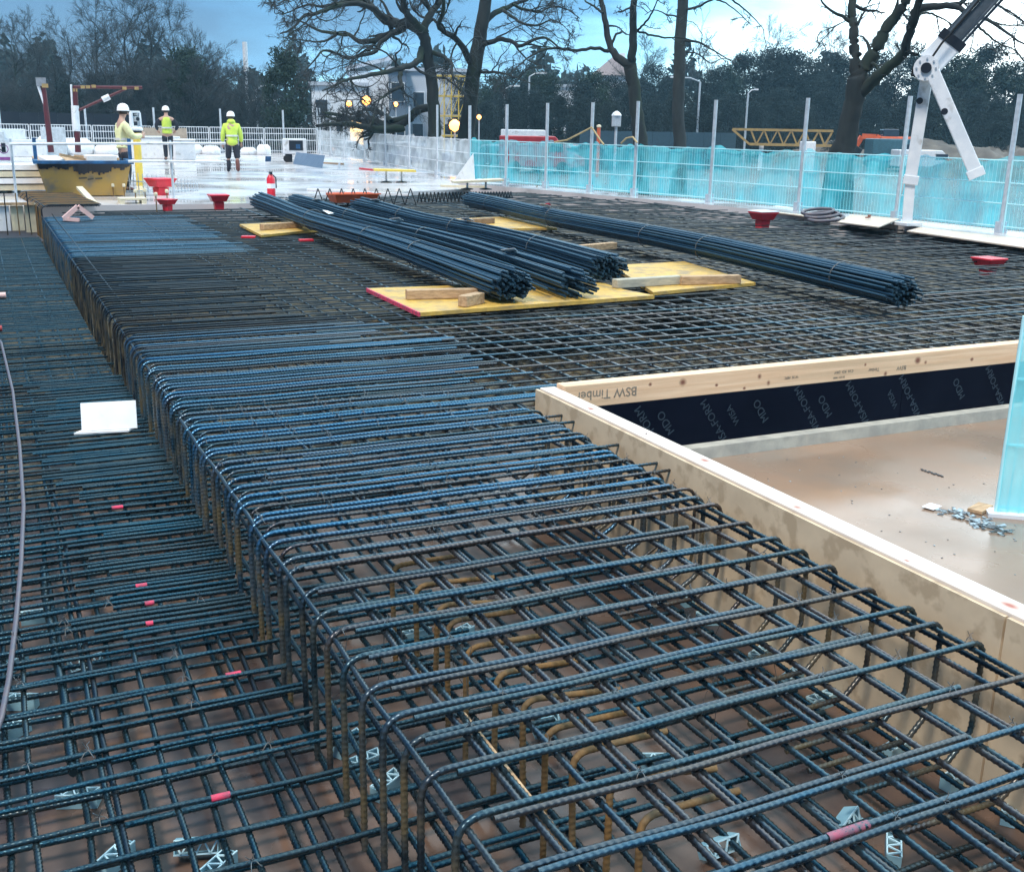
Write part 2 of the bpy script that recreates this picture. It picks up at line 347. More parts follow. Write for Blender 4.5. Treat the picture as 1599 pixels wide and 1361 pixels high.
k = e.new(.85); k.color = (5.6, 8.4, 9.6, 1)
L.new(ad.outputs[0], cr.inputs[0])
mx = N.new('ShaderNodeMix'); mx.data_type = 'RGBA'; mx.inputs[0].default_value = .85
L.new(sky.outputs[0], mx.inputs[6]); L.new(cr.outputs[0], mx.inputs[7])
L.new(mx.outputs[2], bg.inputs['Color'])
sd = bpy.data.lights.new('sun', 'SUN'); so = bpy.data.objects.new('sun', sd); COL.objects.link(so)
sd.energy = 1.5; sd.angle = R_(14); sd.color = (1.0, .93, .84)
az = R_(SUN_AZ)
sdir = Vector((math.sin(az)*math.cos(R_(SUN_EL)), math.cos(az)*math.cos(R_(SUN_EL)), math.sin(R_(SUN_EL))))
so.rotation_euler = (-sdir).to_track_quat('-Z', 'Y').to_euler()
S.view_settings.view_transform = 'Standard'; S.view_settings.look = 'None'
S.view_settings.exposure = 1.3; S.view_settings.gamma = 1.0

# ------------------------------------------------------------------ levels and ground
HAZE = .0008
ZL, ZF, ZR, ZS, ZG = -.42, -.64, -.45, .08, -1.0     # lower mat, pit floor, recess floor, slab top, outer ground
XE, XR = .90, 2.93                                   # step edge, right ends of the near bars
def sheet(name, poly, z0, z1, mt):
    return tag(ob(name, MB().prism(poly, z0, z1), mt), None, None, kind='structure')
# fence line (world) from the photographed foot of the barrier
fpx = [(1760, 385), (1599, 367), (1350, 340), (1130, 318), (920, 300), (735, 284), (640, 266), (560, 250), (497, 240)]
def fbase(px):
    for (xa, ya), (xb, yb) in zip(fpx, fpx[1:]):
        if xb <= px <= xa: return at(px, yb + (ya-yb)*(px-xb)/(xa-xb), ZS)
FL = [at(x, y, ZS) for x, y in fpx]
FL[0] = FL[1] + (FL[1]-FL[2])*1.6
def off(p, d): return (p.x + d, p.y)
inner = [(p.x-.55, p.y) for p in FL[1:6]]
slab_edge = [(-14, 22.4), (.2, 22.3), (4.9, 22.2), (6.5, 24.2), (9.0, 25.2), (11.3, 26.2)]
back = FL[-1]
poly = slab_edge + list(reversed(inner)) + [(FL[0].x-.55, FL[0].y), (FL[0].x+.5, FL[0].y)] + [(p.x+.5, p.y) for p in FL[1:]] + [(back.x+.5, back.y+1.5), (-14, back.y+1.5)]
sheet('slab', poly, ZF-.3, ZS, SLABM)
sheet('pit_floor', [(-14, .2), (2.998, .2), (2.998, 5.90), (17, 5.90), (17, 31), (-14, 31)], ZF-.25, ZF, PIT)
sheet('recess_floor', [(3.125, .2), (9, .2), (9, 5.66), (3.125, 5.66)], ZF-.2, ZR, RECESS)
sheet('kerb_strip', [(3.125, 5.662), (9, 5.662), (9, 5.758), (3.125, 5.758)], ZR-.1, -.368, KERB)
sheet('ground', [(-1500, -300), (1500, -300), (1500, 1800), (-1500, 1800)], -2.0, ZG, GROUND)

# ------------------------------------------------------------------ rebar
def bar_rings(P, T, SA, R, k, ribs, pitch=.021, caps=True):
    """P (n,3) centre line in the XZ plane, T tangents, SA arc length"""
    n = len(P); th = np.arange(k)*2*np.pi/k
    vy = np.array([0, 1, 0.]); u = np.cross(T, vy)           # (n,3)
    rr = np.full((n, k), R)
    if ribs:
        ph = 2*np.pi*SA[:, None]/pitch + 1.3*np.sin(th)[None, :]*1.6
        rr = R*(.97 + .24*np.clip(np.cos(ph), 0, 1)**1.3*np.abs(np.cos(th+.75))[None, :]**.4)
    V = P[:, None, :] + rr[:, :, None]*(np.cos(th)[None, :, None]*u[:, None, :] + np.sin(th)[None, :, None]*vy)
    if caps:
        c0 = P[0] + (V[0]-P[0])*.001; c1 = P[-1] + (V[-1]-P[-1])*.001
        V = np.concatenate([c0[None], V[:1], V, V[-1:], c1[None]])
    n = len(V); i = np.arange(n-1)[:, None]*k; j = np.arange(k)[None, :]; j2 = (j+1) % k
    Q = np.stack([i+j, i+k+j, i+k+j2, i+j2], -1).reshape(-1, 4)
    return V.reshape(-1, 3), Q
def path_xz(pts, rad, step):
    """polyline with rounded corners in XZ -> P, T, S"""
    out = [np.array(pts[0], float)]
    for a, b, c in zip(pts, pts[1:], pts[2:]):
        a, b, c = map(lambda q: np.array(q, float), (a, b, c))
        d1 = (a-b)/np.linalg.norm(a-b); d2 = (c-b)/np.linalg.norm(c-b)
        ang = math.acos(np.clip(d1.dot(d2), -1, 1)); t = rad/math.tan(ang/2)
        p1, p2 = b+d1*t, b+d2*t
        for q in np.linspace(0, 1, 9): out.append((1-q)**2*p1 + 2*q*(1-q)*(b*.9+.1*(p1+p2)/2) + q*q*p2)
    out.append(np.array(pts[-1], float))
    o = np.array(out); seg = np.linalg.norm(np.diff(o, axis=0), axis=1); s = np.concatenate([[0], np.cumsum(seg)])
    if step:
        q = np.linspace(0, s[-1], max(2, int(s[-1]/step)))
    else: q = s
    X = np.interp(q, s, o[:, 0]); Z = np.interp(q, s, o[:, 1])
    P = np.stack([X, (.004*np.sin(X*4.3+len(X)*.37) + .002*np.sin(X*9.1)) if step else np.zeros_like(X), Z + (.0018*np.sin(X*6.1+1) if step else 0)], -1); T = np.gradient(P, axis=0) if len(P) > 2 else np.repeat((P[1]-P[0])[None], 2, 0)
    T /= np.linalg.norm(T, axis=1)[:, None]
    return P, T, q
BM = {}
def bar_mesh(key, pts, R, mt, ribs, rad=.075, k=8):
    kk = (key, round(R, 4), mt.name, ribs)
    if kk not in BM:
        P, T, q = path_xz(pts, rad, .00425 if ribs else 0)
        V, Q = bar_rings(P, T, q, R, k if ribs else 6, ribs)
        me = qmesh('rebar', V, Q); me.materials.append(mt); me.set_sharp_from_angle(angle=R_(60)); BM[kk] = me
    return BM[kk]
def place(name, me, loc, rot=(0, 0, 0)):
    o = bpy.data.objects.new(name, me); COL.objects.link(o); o.location = loc; o.rotation_euler = rot; return o
def jit(a): return rnd.uniform(-a, a)

STR = []      # straight bars: (score, start, length, axis, R, mat, ribs, setname)
def straight(x, y, z, L, axis, R, mt, setname, ribs=None, droop=0.0, yaw=.006):
    a = Vector((x, y, z)); d = Vector((1, 0, 0)) if axis == 'x' else Vector((0, 1, 0))
    near = min((a + d*L*t - CAM).length for t in (0, .15, .3, .5, .7, 1))
    if ribs is None: ribs = near < 7.0
    STR.append(dict(s=R/near, p=a, L=L, axis=axis, R=R, mt=mt, ribs=ribs, set=setname, rz=jit(yaw), ry=jit(.003)))

# bent bars over the step edge --------------------------------------------------
near_px = [(706, 1281), (658, 1206), (620, 1154), (590, 1122), (556, 1075), (530, 1026), (502, 987), (479, 957), (459, 923), (432, 887)]
NY = [at(x, y).y for x, y in near_px]
bent = [(1.72, 'n'), (1.92, 'n')] + [(y, 'n') for y in NY]
y = NY[-1] + .10
while y < 5.80: bent.append((y, 'm')); y += rnd.choice([.075, .09, .105, .115])
while y < 9.1: bent.append((y, 'b')); y += rnd.choice([.075, .09, .1, .11])
while y < 14.6: bent.append((y, 'd')); y += rnd.uniform(.11, .16)
while y < 20.8: bent.append((y, 'f')); y += rnd.uniform(.07, .11)
Rb = .0125
for i, (y, kd) in enumerate(bent):
    ribs = y < 8.0
    R = {'n': .0108, 'm': .0112, 'b': .0112, 'd': .010, 'f': .012}[kd]
    if kd in 'mb' and i % 3 == 1: R = .008
    L = {'n': rnd.choice([1.5, 1.7, 1.9]), 'm': 2.02, 'b': rnd.choice([1.75, 1.95, 2.15, 2.3, 2.45]), 'd': rnd.choice([1.4, 1.6, 1.8]), 'f': rnd.choice([2.2, 2.35])}[kd]
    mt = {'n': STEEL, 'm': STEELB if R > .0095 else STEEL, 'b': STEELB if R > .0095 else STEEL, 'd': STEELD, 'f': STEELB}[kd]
    if kd == 'm': pts = [(0, -.56), (0, -R), (L, -R), (L, -.40), (L-.12, -.47)]
    else: pts = [(0, -.58), (0, -R), (L, -R)]
    me = bar_mesh(('L', kd, L), pts, R, mt, ribs)
    o = place('bent_rebar', me, (XE + jit(.012) + (.03 if R < .0095 else 0), y, -.0 + jit(.004)), (jit(.02), jit(.0025), jit(.008)))
    tag(o, 'bent steel bar turned down over the step edge, %s from the front of the photo' % nth(i+1), 'rebar', 'bent bars along the step edge')
NB = len(bent)
# partner bars hooked down at the shutter -----------------------------------------
part = [(y-.026, .98) for y in [1.72, 1.92] + NY]
for i, (y, x0) in enumerate(part):
    x0 += jit(.02); L = XR - x0 + jit(.015); R = .0100
    me = bar_mesh(('H', round(L, 2)), [(0, -R), (L, -R), (L, -.36), (L-.10, -.46), (L-.55, -.47)], R, STEEL, True, rad=.06)
    o = place('hooked_rebar', me, (x0, y, jit(.003)), (jit(.02), jit(.002), jit(.006)))
    tag(o, 'steel bar hooked down beside the shutter board, %s from the front of the photo' % nth(i+1), 'rebar', 'hooked bars at the shutter board')
# thin bars between the bent ones in the dense stretch
for i in range(14):
    yy = 4.0 + i*.128 + jit(.02)
    straight(1.0 + rnd.uniform(.02, .9), yy, -.010, 1.5, 'x', .008, STEEL, 'thin crosswise bar of the raised mat left of the shutter')
# lengthwise bars of the raised mat
xs = np.linspace(.945, 2.88, 13)
for i, x in enumerate(xs):
    straight(x + jit(.02), 1.35, -.033, 5.0, 'y', .0095, STEEL, 'lengthwise bar of the raised mat beside the shutter', yaw=.004)
    if i % 2 == 1 or i in (4, 10): straight(x + .024, 1.5, -.034, 4.6, 'y', .0095, STEEL, 'lengthwise bar of the raised mat beside the shutter', yaw=.004)
    if x < 3: straight(x + jit(.02), 6.2, -.034, 15, 'y', .009, STEELD, 'lengthwise bar of the raised mat behind the shutter', ribs=False, yaw=.002)
straight(.925, 1.3, -.10, 5.0, 'y', .009, STEELD, 'lengthwise bar inside the step edge')
straight(.93, 1.3, -.33, 5.0, 'y', .010, STEELL, 'lengthwise bar inside the step edge')
straight(2.905, 1.3, -.075, 4.5, 'y', .010, STEELD, 'lengthwise bar against the shutter')
# far mat, right of x = 3
def fence_x(y):
    for a, b in zip(FL, FL[1:]):
        if a.y <= y <= b.y: return a.x + (b.x-a.x)*(y-a.y)/(b.y-a.y)
    return FL[1].x
def mat_end(x):                    # where the slab starts for a lengthwise bar
    if x < 4.9: return 22.1
    for (xa, ya), (xb, yb) in zip(slab_edge[2:], slab_edge[3:]):
        if xa <= x <= xb: return ya + (yb-ya)*(x-xa)/(xb-xa)-.1
    return 26.0
y = 5.97
while y < 26:
    x0 = rnd.uniform(1.9, 2.6) if y < 9.2 else (rnd.uniform(1.0, 2.0) if y < 22 else 0)
    if y > 22: x0 = 4.9 + (y-22.2)*.8 if y < 24.2 else 6.5 + (y-24.2)*2.4
    x1 = fence_x(max(y, FL[1].y)) - .75
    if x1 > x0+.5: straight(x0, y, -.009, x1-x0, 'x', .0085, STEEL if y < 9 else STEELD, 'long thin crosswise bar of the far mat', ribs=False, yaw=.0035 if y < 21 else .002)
    y += .225 if y < 10.5 else .20
x = 3.1
while x < 15.4:
    y0 = 5.93; y1 = mat_end(x)
    if x > 12.9: y1 = FL[1].y + (15.4-x)*7.2
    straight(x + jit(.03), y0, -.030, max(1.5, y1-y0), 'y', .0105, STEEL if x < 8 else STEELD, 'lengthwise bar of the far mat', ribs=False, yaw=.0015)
    x += .25
# lower left mat
ylist, y = [], 2.55
while y < 21.5:
    ylist.append(y); y += .20 if y < 4.3 else (.105 if y < 9 else .115)
for i, y in enumerate(ylist):
    nearb = y < 4.4
    straight(-1.9, y + jit(.012), ZL-.011, 3.6 if nearb else 2.75, 'x', .0098 if nearb else rnd.choice([.0105, .0085]), STEELL, 'crosswise bar of the lower left mat', yaw=.008)
    if 3.2 < y < 4.4: straight(-1.9 + rnd.uniform(0, .5), y - .028, ZL-.012, 3.0, 'x', .0085, STEELL, 'partner crosswise bar of the lower left mat')
    if 4.2 < y < 9.5:
        straight(rnd.choice([.15, .22, .3, .36]) + jit(.04), y + .05, ZL-.004, 1.1, 'x', .0105, STEELL, 'short stub bar running under the step', yaw=.012)
for i, x in enumerate(np.arange(-1.75, .86, .19)):
    straight(x + jit(.02), 1.8, ZL-.033, 6.5, 'y', .010, STEELL, 'lengthwise bar of the lower left mat', yaw=.004)
    straight(x + .03, 8.1, ZL-.033, 13.4, 'y', .010, STEELL, 'far lengthwise bar of the lower left mat', ribs=False, yaw=.002)
    if i % 3 == 1: straight(x + .035, 2.2, ZL-.034, 5.0, 'y', .010, STEELD, 'lengthwise bar of the lower left mat', yaw=.006)
straight(.08, 3.5, ZL-.036, 1.9, 'y', .0145, STEELL, 'thick lengthwise bar of the lower left mat')
# bottom mat on the pit floor
for i, y in enumerate(np.arange(1.9, 6.6, .2)):
    straight(-1.7, y + jit(.015), ZF+.085, 4.55, 'x', .0112, STEELL, 'crosswise bar of the bottom mat on the pit floor')
for i, x in enumerate(np.arange(-1.6, 2.9, .21)):
    straight(x + jit(.02), 1.5, ZF+.060, 5.3, 'y', .0112, STEELL, 'lengthwise bar of the bottom mat on the pit floor')
    if x > .9 and i % 3 == 0: straight(x + .05, 1.5, ZF+.108, 4.2, 'y', .010, STEELL, 'upper lengthwise bar of the bottom mat on the pit floor')
# light straight lath in the raised cage (pale timber) is added below
STR.sort(key=lambda d: -d['s'])
BOT = []
y = 6.7
while y < 26:
    x0 = -8 if y < 22 else 5 + (y-22)*.9
    x1 = fence_x(max(y, FL[1].y))-.9
    if x1 > x0: BOT.append(dict(p=Vector((x0, y, ZF+.10)), L=x1-x0, axis='x', R=.013, rz=0, ry=0)); (BOT.append(dict(p=Vector((max(x0, 1.0), y+.05, -.24)), L=x1-max(x0, 1.0), axis='x', R=.011, rz=0, ry=0)) if y > 10 else None)
    y += .13
x = -7.8
while x < 14.5:
    BOT.append(dict(p=Vector((x, 6.7, ZF+.125)), L=(mat_end(x) if x > 4.9 else 21.9)-6.7 if x < 12.5 else FL[1].y+(15.4-x)*7-6.7, axis='y', R=.013, rz=0, ry=0)); x += .17
ind, rest = STR[:292], STR[292:]
REFPT = {'x': lambda d: d['p'].y, 'y': lambda d: d['p'].x}
sets = {}
for d in ind: sets.setdefault(d['set'], []).append(d)
for sname, ds in sets.items():
    ax = ds[0]['axis']; ds.sort(key=REFPT[ax])
    for i, d in enumerate(ds):
        Lq = round(d['L'], 1)
        me = bar_mesh(('S', Lq), [(0, 0), (Lq, 0)], d['R'], d['mt'], d['ribs'], k=8 if d['R'] > .009 else 6)
        rz = d['rz'] + (math.pi/2 if ax == 'y' else 0)
        o = place('straight_rebar', me, d['p'], (0, d['ry'], rz))
        tag(o, '%s, %s from the %s' % (sname, nth(i+1), 'front' if ax == 'x' else 'left'), 'rebar', sname.replace(' bar ', ' bars '))
rest += BOT
if rest:
    Vs, Qs, o_, MI = [], [], 0, []
    for d in rest:
        P, T, q = path_xz([(0, 0), (d['L'], 0)], .05, 0)
        V, Q = bar_rings(P, T, q, d['R'], 6, False)
        M = Matrix.Translation(d['p']) @ Matrix.Rotation(d['rz'] + (math.pi/2 if d['axis'] == 'y' else 0), 4, 'Z') @ Matrix.Rotation(d['ry'], 4, 'Y')
        V = V @ np.array(M.to_3x3()).T + np.array(M.translation)
        Vs.append(V); Qs.append(Q+o_); o_ += len(V); MI.append(np.full(len(Q), 0 if d.get('mt') in (None, STEELD, STEEL) else 1, dtype=np.int32))
    me = qmesh('rebar_mat', np.concatenate(Vs), np.concatenate(Qs)); me.materials.append(STEELD); me.materials.append(STEELL); me.polygons.foreach_set('material_index', np.concatenate(MI))
    o = ob('rebar_mat', me, None)
    tag(o, 'far dense mat of thin steel bars behind and beside the timber edge', 'rebar mat', kind='stuff')
print('bent', NB, 'straight ind', len(ind), 'rest', len(rest))
# rusty starters in the pit
hk = [(618, 884), (656, 914), (691, 944), (706, 970), (736, 1011), (783, 1051), (825, 1092), (861, 1139), (903, 1176), (963, 1214), (1010, 1275)]
me_h = bar_mesh(('starter',), [(0, -.48), (0, 0), (.34, -.02)], .011, RUSTY, True, rad=.05)
for i, (x, y) in enumerate(hk):
    p = at(x, y, -.14)
    o = place('rusty_starter_bar', me_h, (p.x-.02, p.y, -.14), (jit(.05), jit(.03), jit(.15)))
    tag(o, 'rusty hooked starter bar standing in the pit, %s from the far end of its row' % nth(i+1), 'rebar', 'rusty starter bars in the pit')
# paint marks on bars
def paint(px, z, L, axis='x', R=.0125):
    p = at(px[0], px[1], z)
    o = ob('paint_mark', MB().tube([(-L/2, 0, 0), (L/2, 0, 0)], R*1.17, 10, False), PINKP, None, (p.x, p.y, z))
    return o
def nearest_bar(p, axis='x'):
    best = None
    for o in COL.objects:
        if o.name.startswith(('straight_rebar', 'bent_rebar', 'hooked_rebar')):
            if o.name.startswith('straight') and abs(abs(o.rotation_euler.z) - (0 if axis == 'x' else math.pi/2)) > .1: continue
            dy = abs(o.location.y - p.y) if axis == 'x' else abs(o.location.x-p.x)
            dz = abs(o.location.z - p.z) if o.name.startswith('straight') else abs(-.0125-p.z)
            sc = dy + dz*3
            if best is None or sc < best[0]: best = (sc, o)
    return best[1]
for (px, z, L) in [((183, 793), ZL-.011, .06), ((221, 917), ZL-.011, .05), ((234, 945), ZL-.011, .04), ((234, 977), ZL-.011, .03), ((360, 1042), ZL-.011, .06), ((337, 1221), ZL-.011, .06), ((1330, 1305), -.012, .13)]:
    p = at(px[0], px[1], z); b = nearest_bar(Vector((p.x, p.y, z)))
    bent_ = not b.name.startswith('straight')
    R = .0105
    o = ob('paint_mark', MB().tube([(-L/2, 0, 0), (L/2, 0, 0)], R*1.12, 10, False), PINKP if px[0] < 400 else pm('faded pink paint', (.36, .08, .13), (.12, .10, .13), scale=40, rough=.6), b)
    o.location = (p.x - b.location.x, 0, -R if bent_ else 0)
# tie wires at near crossings
tw = MB()
tw.tube([(-.02, -.017, -.01), (-.008, -.008, .006), (.008, .008, .006), (.02, .017, -.01)], .0016, 5)
tw.tube([(-.02, .017, -.012), (-.006, .006, .008), (.01, -.01, .008), (.02, -.017, -.012)], .0016, 5)
tw.tube([(0, 0, .006), (.004, -.004, .016), (.012, -.006, .028), (.016, -.002, .04)], .0016, 5)
tw.tube([(0, 0, .006), (-.004, -.005, .014), (.004, -.014, .022), (-.006, -.02, .03)], .0014, 5)
twm = tw.mesh('tie_wire'); twm.materials.append(WIREM)
cnt = 0
for y in [b[0] for b in bent if b[0] < 6.5][::1]:
    for x in xs:
        if rnd.random() < .32:
            o = place('tie_wire', twm, (x, y-.01, -.004), (0, 0, rnd.uniform(0, 6.28))); o.scale = (.75,)*3
            tag(o, 'twisted tie wire knotted where two bars of the raised mat cross', 'tie wire', 'tie wires on the raised mat'); cnt += 1
for y in ylist[:16]:
    for x in np.arange(-1.2, .8, .19):
        if rnd.random() < .22:
            o = place('tie_wire', twm, (x, y, ZL), (0, 0, rnd.uniform(0, 6.28)))
            tag(o, 'twisted tie wire knotted where two bars of the lower left mat cross', 'tie wire', 'tie wires on the lower left mat'); cnt += 1
# long loose wires
for i in range(9):
    a = at(rnd.uniform(500, 1250), rnd.uniform(950, 1150), -.03)
    pts = [a + Vector((jit(.02)*k, jit(.02)*k + .012*k, -.09*k)) for k in range(5)]
    tag(ob('loose_wire', MB().tube(pts, .0014, 4), WIREM), 'thin loose binding wire hanging down through the raised mat', 'wire', 'loose wires in the raised mat')
# plastic spacers ------------------------------------------------------------------
def spacer_mb():
    a = MB(); a.box((0, -.027, .03), (.17, .004, .06)); a.box((0, .027, .03), (.17, .004, .06)); a.box((-.083, 0, .03), (.004, .05, .06)); a.box((.083, 0, .03), (.004, .05, .06))
    b = MB(); n = 6
    for i in range(n):
        x0 = -.083 + i*.166/n; x1 = x0 + .166/n
        b.beam((x0, -.027 if i % 2 else .027, .064), (x1, .027 if i % 2 else -.027, .064), .006, .006)
    b.beam((-.085, -.027, .064), (.085, -.027, .064), .006, .006); b.beam((-.085, .027, .064), (.085, .027, .064), .006, .006)
    return a, b
SPL = pm('pale plastic lattice', (.55, .78, .84), (.48, .70, .78), scale=10, rough=.5)
sp0 = thing('plastic_spacer', 'x', 'spacer', group='plastic bar spacers on the pit floor')
a, b = spacer_mb(); ob('side_walls', a, SPACER, sp0); ob('lattice_top', b, SPL, sp0); sp0.scale = (.82, .82, .82)
sp_px = [(720, 990, 'behind a rusty starter bar'), (650, 990, 'left of a rusty starter bar'), (1085, 935, 'below the dense bars'), (1110, 965, 'near the middle of the raised mat'), (1187, 1022, 'right of the middle of the raised mat'), (1238, 1057, 'second of a row of three'),
         (1283, 1093, 'last and boxiest of a row of three'), (1030, 1190, 'in the middle of the front opening'), (845, 1133, 'beside a rusty hook'), (1400, 1168, 'the clearest one, near the shutter'), (1495, 1215, 'nearer the camera by the shutter'), (1575, 1262, 'cut by the right edge'),
         (1395, 1325, 'at the bottom right'), (1115, 1320, 'at the bottom centre, tipped up'), (1310, 1285, 'beside a pink painted bar'), (570, 1190, 'left of the front legs'), (605, 1225, 'at the foot of the front legs'), (545, 1160, 'between two front legs'),
         (58, 962, 'far one at the left edge'), (30, 1095, 'below the hose end'), (18, 1140, 'lower one at the left edge'), (122, 1245, 'clear one in the lower left'), (180, 1340, 'in the bottom left corner'), (310, 1318, 'bottom left, on its side'), (340, 1355, 'cut by the bottom edge'),
         (20, 1035, 'behind the hose end'), (130, 1035, 'beside a thick bar')]
for i, (x, y, d) in enumerate(sp_px):
    q = at(x, y, ZF+.03)
    o = sp0 if i == 0 else dup(sp0)
    o.location = (q.x, q.y, ZF+.002); o.rotation_euler = (0, 0, rnd.uniform(-.5, .9)); o['label'] = 'blue-grey plastic bar spacer on the pit floor, ' + d
    if 'tipped' in d or 'side' in d: o.rotation_euler.x = 1.1; o.location.z += .03
# pale lath in the cage
q0, q1 = at(775, 1175, -.05), at(895, 1330, -.05)
tag(ob('timber_lath', MB().beam((q0.x, q0.y+.25, -.062), (q1.x, q1.y-.2, -.062), .02, .014), BLOCK), 'pale thin timber lath lying lengthwise under the front bars', 'lath')

# ------------------------------------------------------------------ shutter and recess
sh = thing('side_shutter', 'long stained plywood shutter with a pale timber top running towards the camera', 'shutter', (3.0, 5.93, 0))
ob('ply_panel', MB().box((.009, -(5.93-2.36)/2-.02, -.30), (.018, 5.93-2.36, .74)), PLY, sh)
o = ob('ply_panel', MB().box((.0095, -(5.93-2.35)-.02-1.0, -.30), (.018, 2.0, .74)), PLY, sh)
ob('top_timber', MB().box((.071, -2.79, .033), (.104, 5.5, .100)), TOPWOOD, sh, bevel=.004)
ob('recess_lining', MB().box((.112, -2.9, -.28), (.018, 5.5, .5)), BLACKPLY, sh)
b = MB()
for y in (-.4, -1.3, -2.2, -3.1, -4.0): b.box((.071, y, -.30), (.06, .08, .5))
ob('stud', b, BLOCK, sh)
ob('nail_head', MB().lathe([(.006, 0), (.006, .003), (.003, .004)], 8, (.07, -1.2, .083)), DARKRED, sh)
# transverse edge
es = thing('edge_shutter', 'pale timber rail on a black plywood board across the far side of the recess', 'shutter', (3.0, 5.76, 0))
ob('top_timber', MB().box((2.72+.125, .055, .034), (5.44, .105, .150)), WHITEWOOD, es, bevel=.004)
bp = ob('black_board', MB().box((1.4+.13, .009, -.235), (2.8, .016, .39)), BLACKPLY, es)
bp2 = ob('black_board', MB().box((2.935+1.3, .011, -.235), (2.6, .016, .39)), BLACKPLY, es)
def put_text(txt, size, mt, parent, px, Y, rot, name='stamp_lettering'):
    p = atY(px[0], px[1], Y); o = ob(name, text_mesh(txt, size, mt), None, parent)
    base = parent.matrix_world if parent.parent is None else None
    o.location = (p.x-3.0, Y-5.76, p.z); o.rotation_euler = Matrix(((1, 0, 0), (0, 0, -1), (0, 1, 0))).to_4x4().to_euler()
    o.rotation_euler = (Matrix.Rotation(math.pi/2, 3, 'X') @ Matrix.Rotation(rot, 3, 'Z')).to_euler()
    return o
bpy.context.view_layer.update()
put_text('BSW Timber', .084, INK, es, (948, 614), 5.7605-.0, math.pi).location.y = .0012
for px, t, s in [((1408, 574), 'BSW', .045), ((1365, 577), 'Timber', .035), ((1318, 580), 'C16  KD  DRY', .028), ((1310, 589), 'BS EN 14081', .020), ((1236, 589), 'W 35  PEFC', .024)]:
    put_text(t, s, INK, es, px, 5.76, math.pi).location.y = .0012
for i, (px, t) in enumerate([((1018, 668), 'a'), ((1040, 655), 'b'), ((1120, 640), 'a'), ((1143, 670), 'c'), ((1190, 620), 'b'), ((1262, 640), 'a'), ((1287, 650), 'b'), ((1340, 640), 'a'), ((1395, 612), 'c'), ((1425, 600), 'a'), ((1500, 590), 'b'), ((1555, 610), 'a')]):
    tx = {'a': 'WISA-FORM', 'b': 'MDO', 'c': 'WISA'}[t]
    o = put_text(tx, (.080 if t != 'c' else .065), STAMP, es, px, 5.76, R_(124)); o.location.y = -.0012 if px[0] < 1420 else .0012; o.location.z = -.235 + jit(.02) + (.03 if t != 'a' else 0)
# debris on the recess floor
q = at(1455, 792, ZR); 
tag(ob('paper_scrap', MB().box((0, 0, .006), (.13, .07, .004), .4, .05, .08), WHITEF, None, (q.x, q.y, ZR)), 'white scrap of paper on the wet recess floor', 'paper')
q = at(1530, 797, ZR)
tag(ob('wood_offcut', MB().box((0, 0, .014), (.16, .085, .022), .35), BLOCK, None, (q.x, q.y, ZR), bevel=.003), 'flat brown wood offcut on the recess floor by the cyan barrier', 'offcut')
b = MB()
for i in range(120):
    t = rnd.random(); px, py = 1475 + 95*t + jit(12), 797 + 34*t + jit(6); q = at(px, py, ZR)
    if i > 55: px, py = rnd.uniform(1150, 1590), rnd.uniform(690, 900); q = at(px, py, ZR)
    if q.x < 3.2 or q.y > 5.6: continue
    if i > 55: b.box((q.x, q.y, ZR+.002), (rnd.uniform(.004, .016), rnd.uniform(.003, .009), .002), rnd.uniform(0, 3)); continue
    b.box((q.x, q.y, ZR+.004+rnd.random()*.008), (rnd.uniform(.02, .07), rnd.uniform(.006, .03), .003), rnd.uniform(0, 3), jit(.3), jit(.3))
tag(ob('debris', b, pm('dark debris', (.05, .06, .07), (.35, .45, .5), scale=25, rough=.5, ramp=(.45, .6))), 'smear of dark and pale debris flakes on the recess floor', 'debris', kind='stuff')
b = MB()
for i in range(7): q = at(1440+i*5, 734+i*1.6, ZR); b.box((q.x, q.y, ZR+.004), (.035, .014, .004), .8+jit(.4))
tag(ob('twig_scrap', b, TAR), 'small dark scrap lying alone on the recess floor', 'scrap')
# cyan barrier in the recess
def wire_panel_(Lp, H, dx, r):
    b = MB(); n = int(Lp/dx)
    for i in range(n+1): b.beam((i*Lp/n, 0, .02), (i*Lp/n, 0, H), r*2, r*2)
    return b
c0 = at(1556, 806, ZR); br = thing('net_barrier', 'cyan netted barrier on a white foot at the right edge of the recess', 'barrier', (c0.x, c0.y, ZR), R_(-38))
nx, nz_ = 28, 20; b = MB(); vs = []; fs = []
for j in range(nz_+1):
    for i in range(nx+1): vs.append((i*.045, .012*math.sin(i*.65+j*.2)+.010*math.sin(i*1.9-j*.7)*math.sin(j*.4), .03 + j*.055 + (.015*math.sin(i*.9) if j == nz_ else 0)))
for j in range(nz_):
    for i in range(nx): fs.append((j*(nx+1)+i, j*(nx+1)+i+1, (j+1)*(nx+1)+i+1, (j+1)*(nx+1)+i))
b.add(vs, fs, True); ob('debris_net', b, NETCS, br)
b = MB()
for z in (.05, .42, .8, 1.14): b.tube([(0, .03, z), (1.26, .03, z)], .008, 6)
for x in (0, 1.26): b.tube([(x, .03, .02), (x, .03, 1.15)], .012, 8)
ob('frame', b, CYANP, br); wb = wire_panel_(1.26, 1.14, .06, .003); ob('wire_mesh', wb, CYANP, br).location.y = .03; ob('foot', MB().box((.6, .03, .012), (1.3, .12, .022)), WHITEP, br)

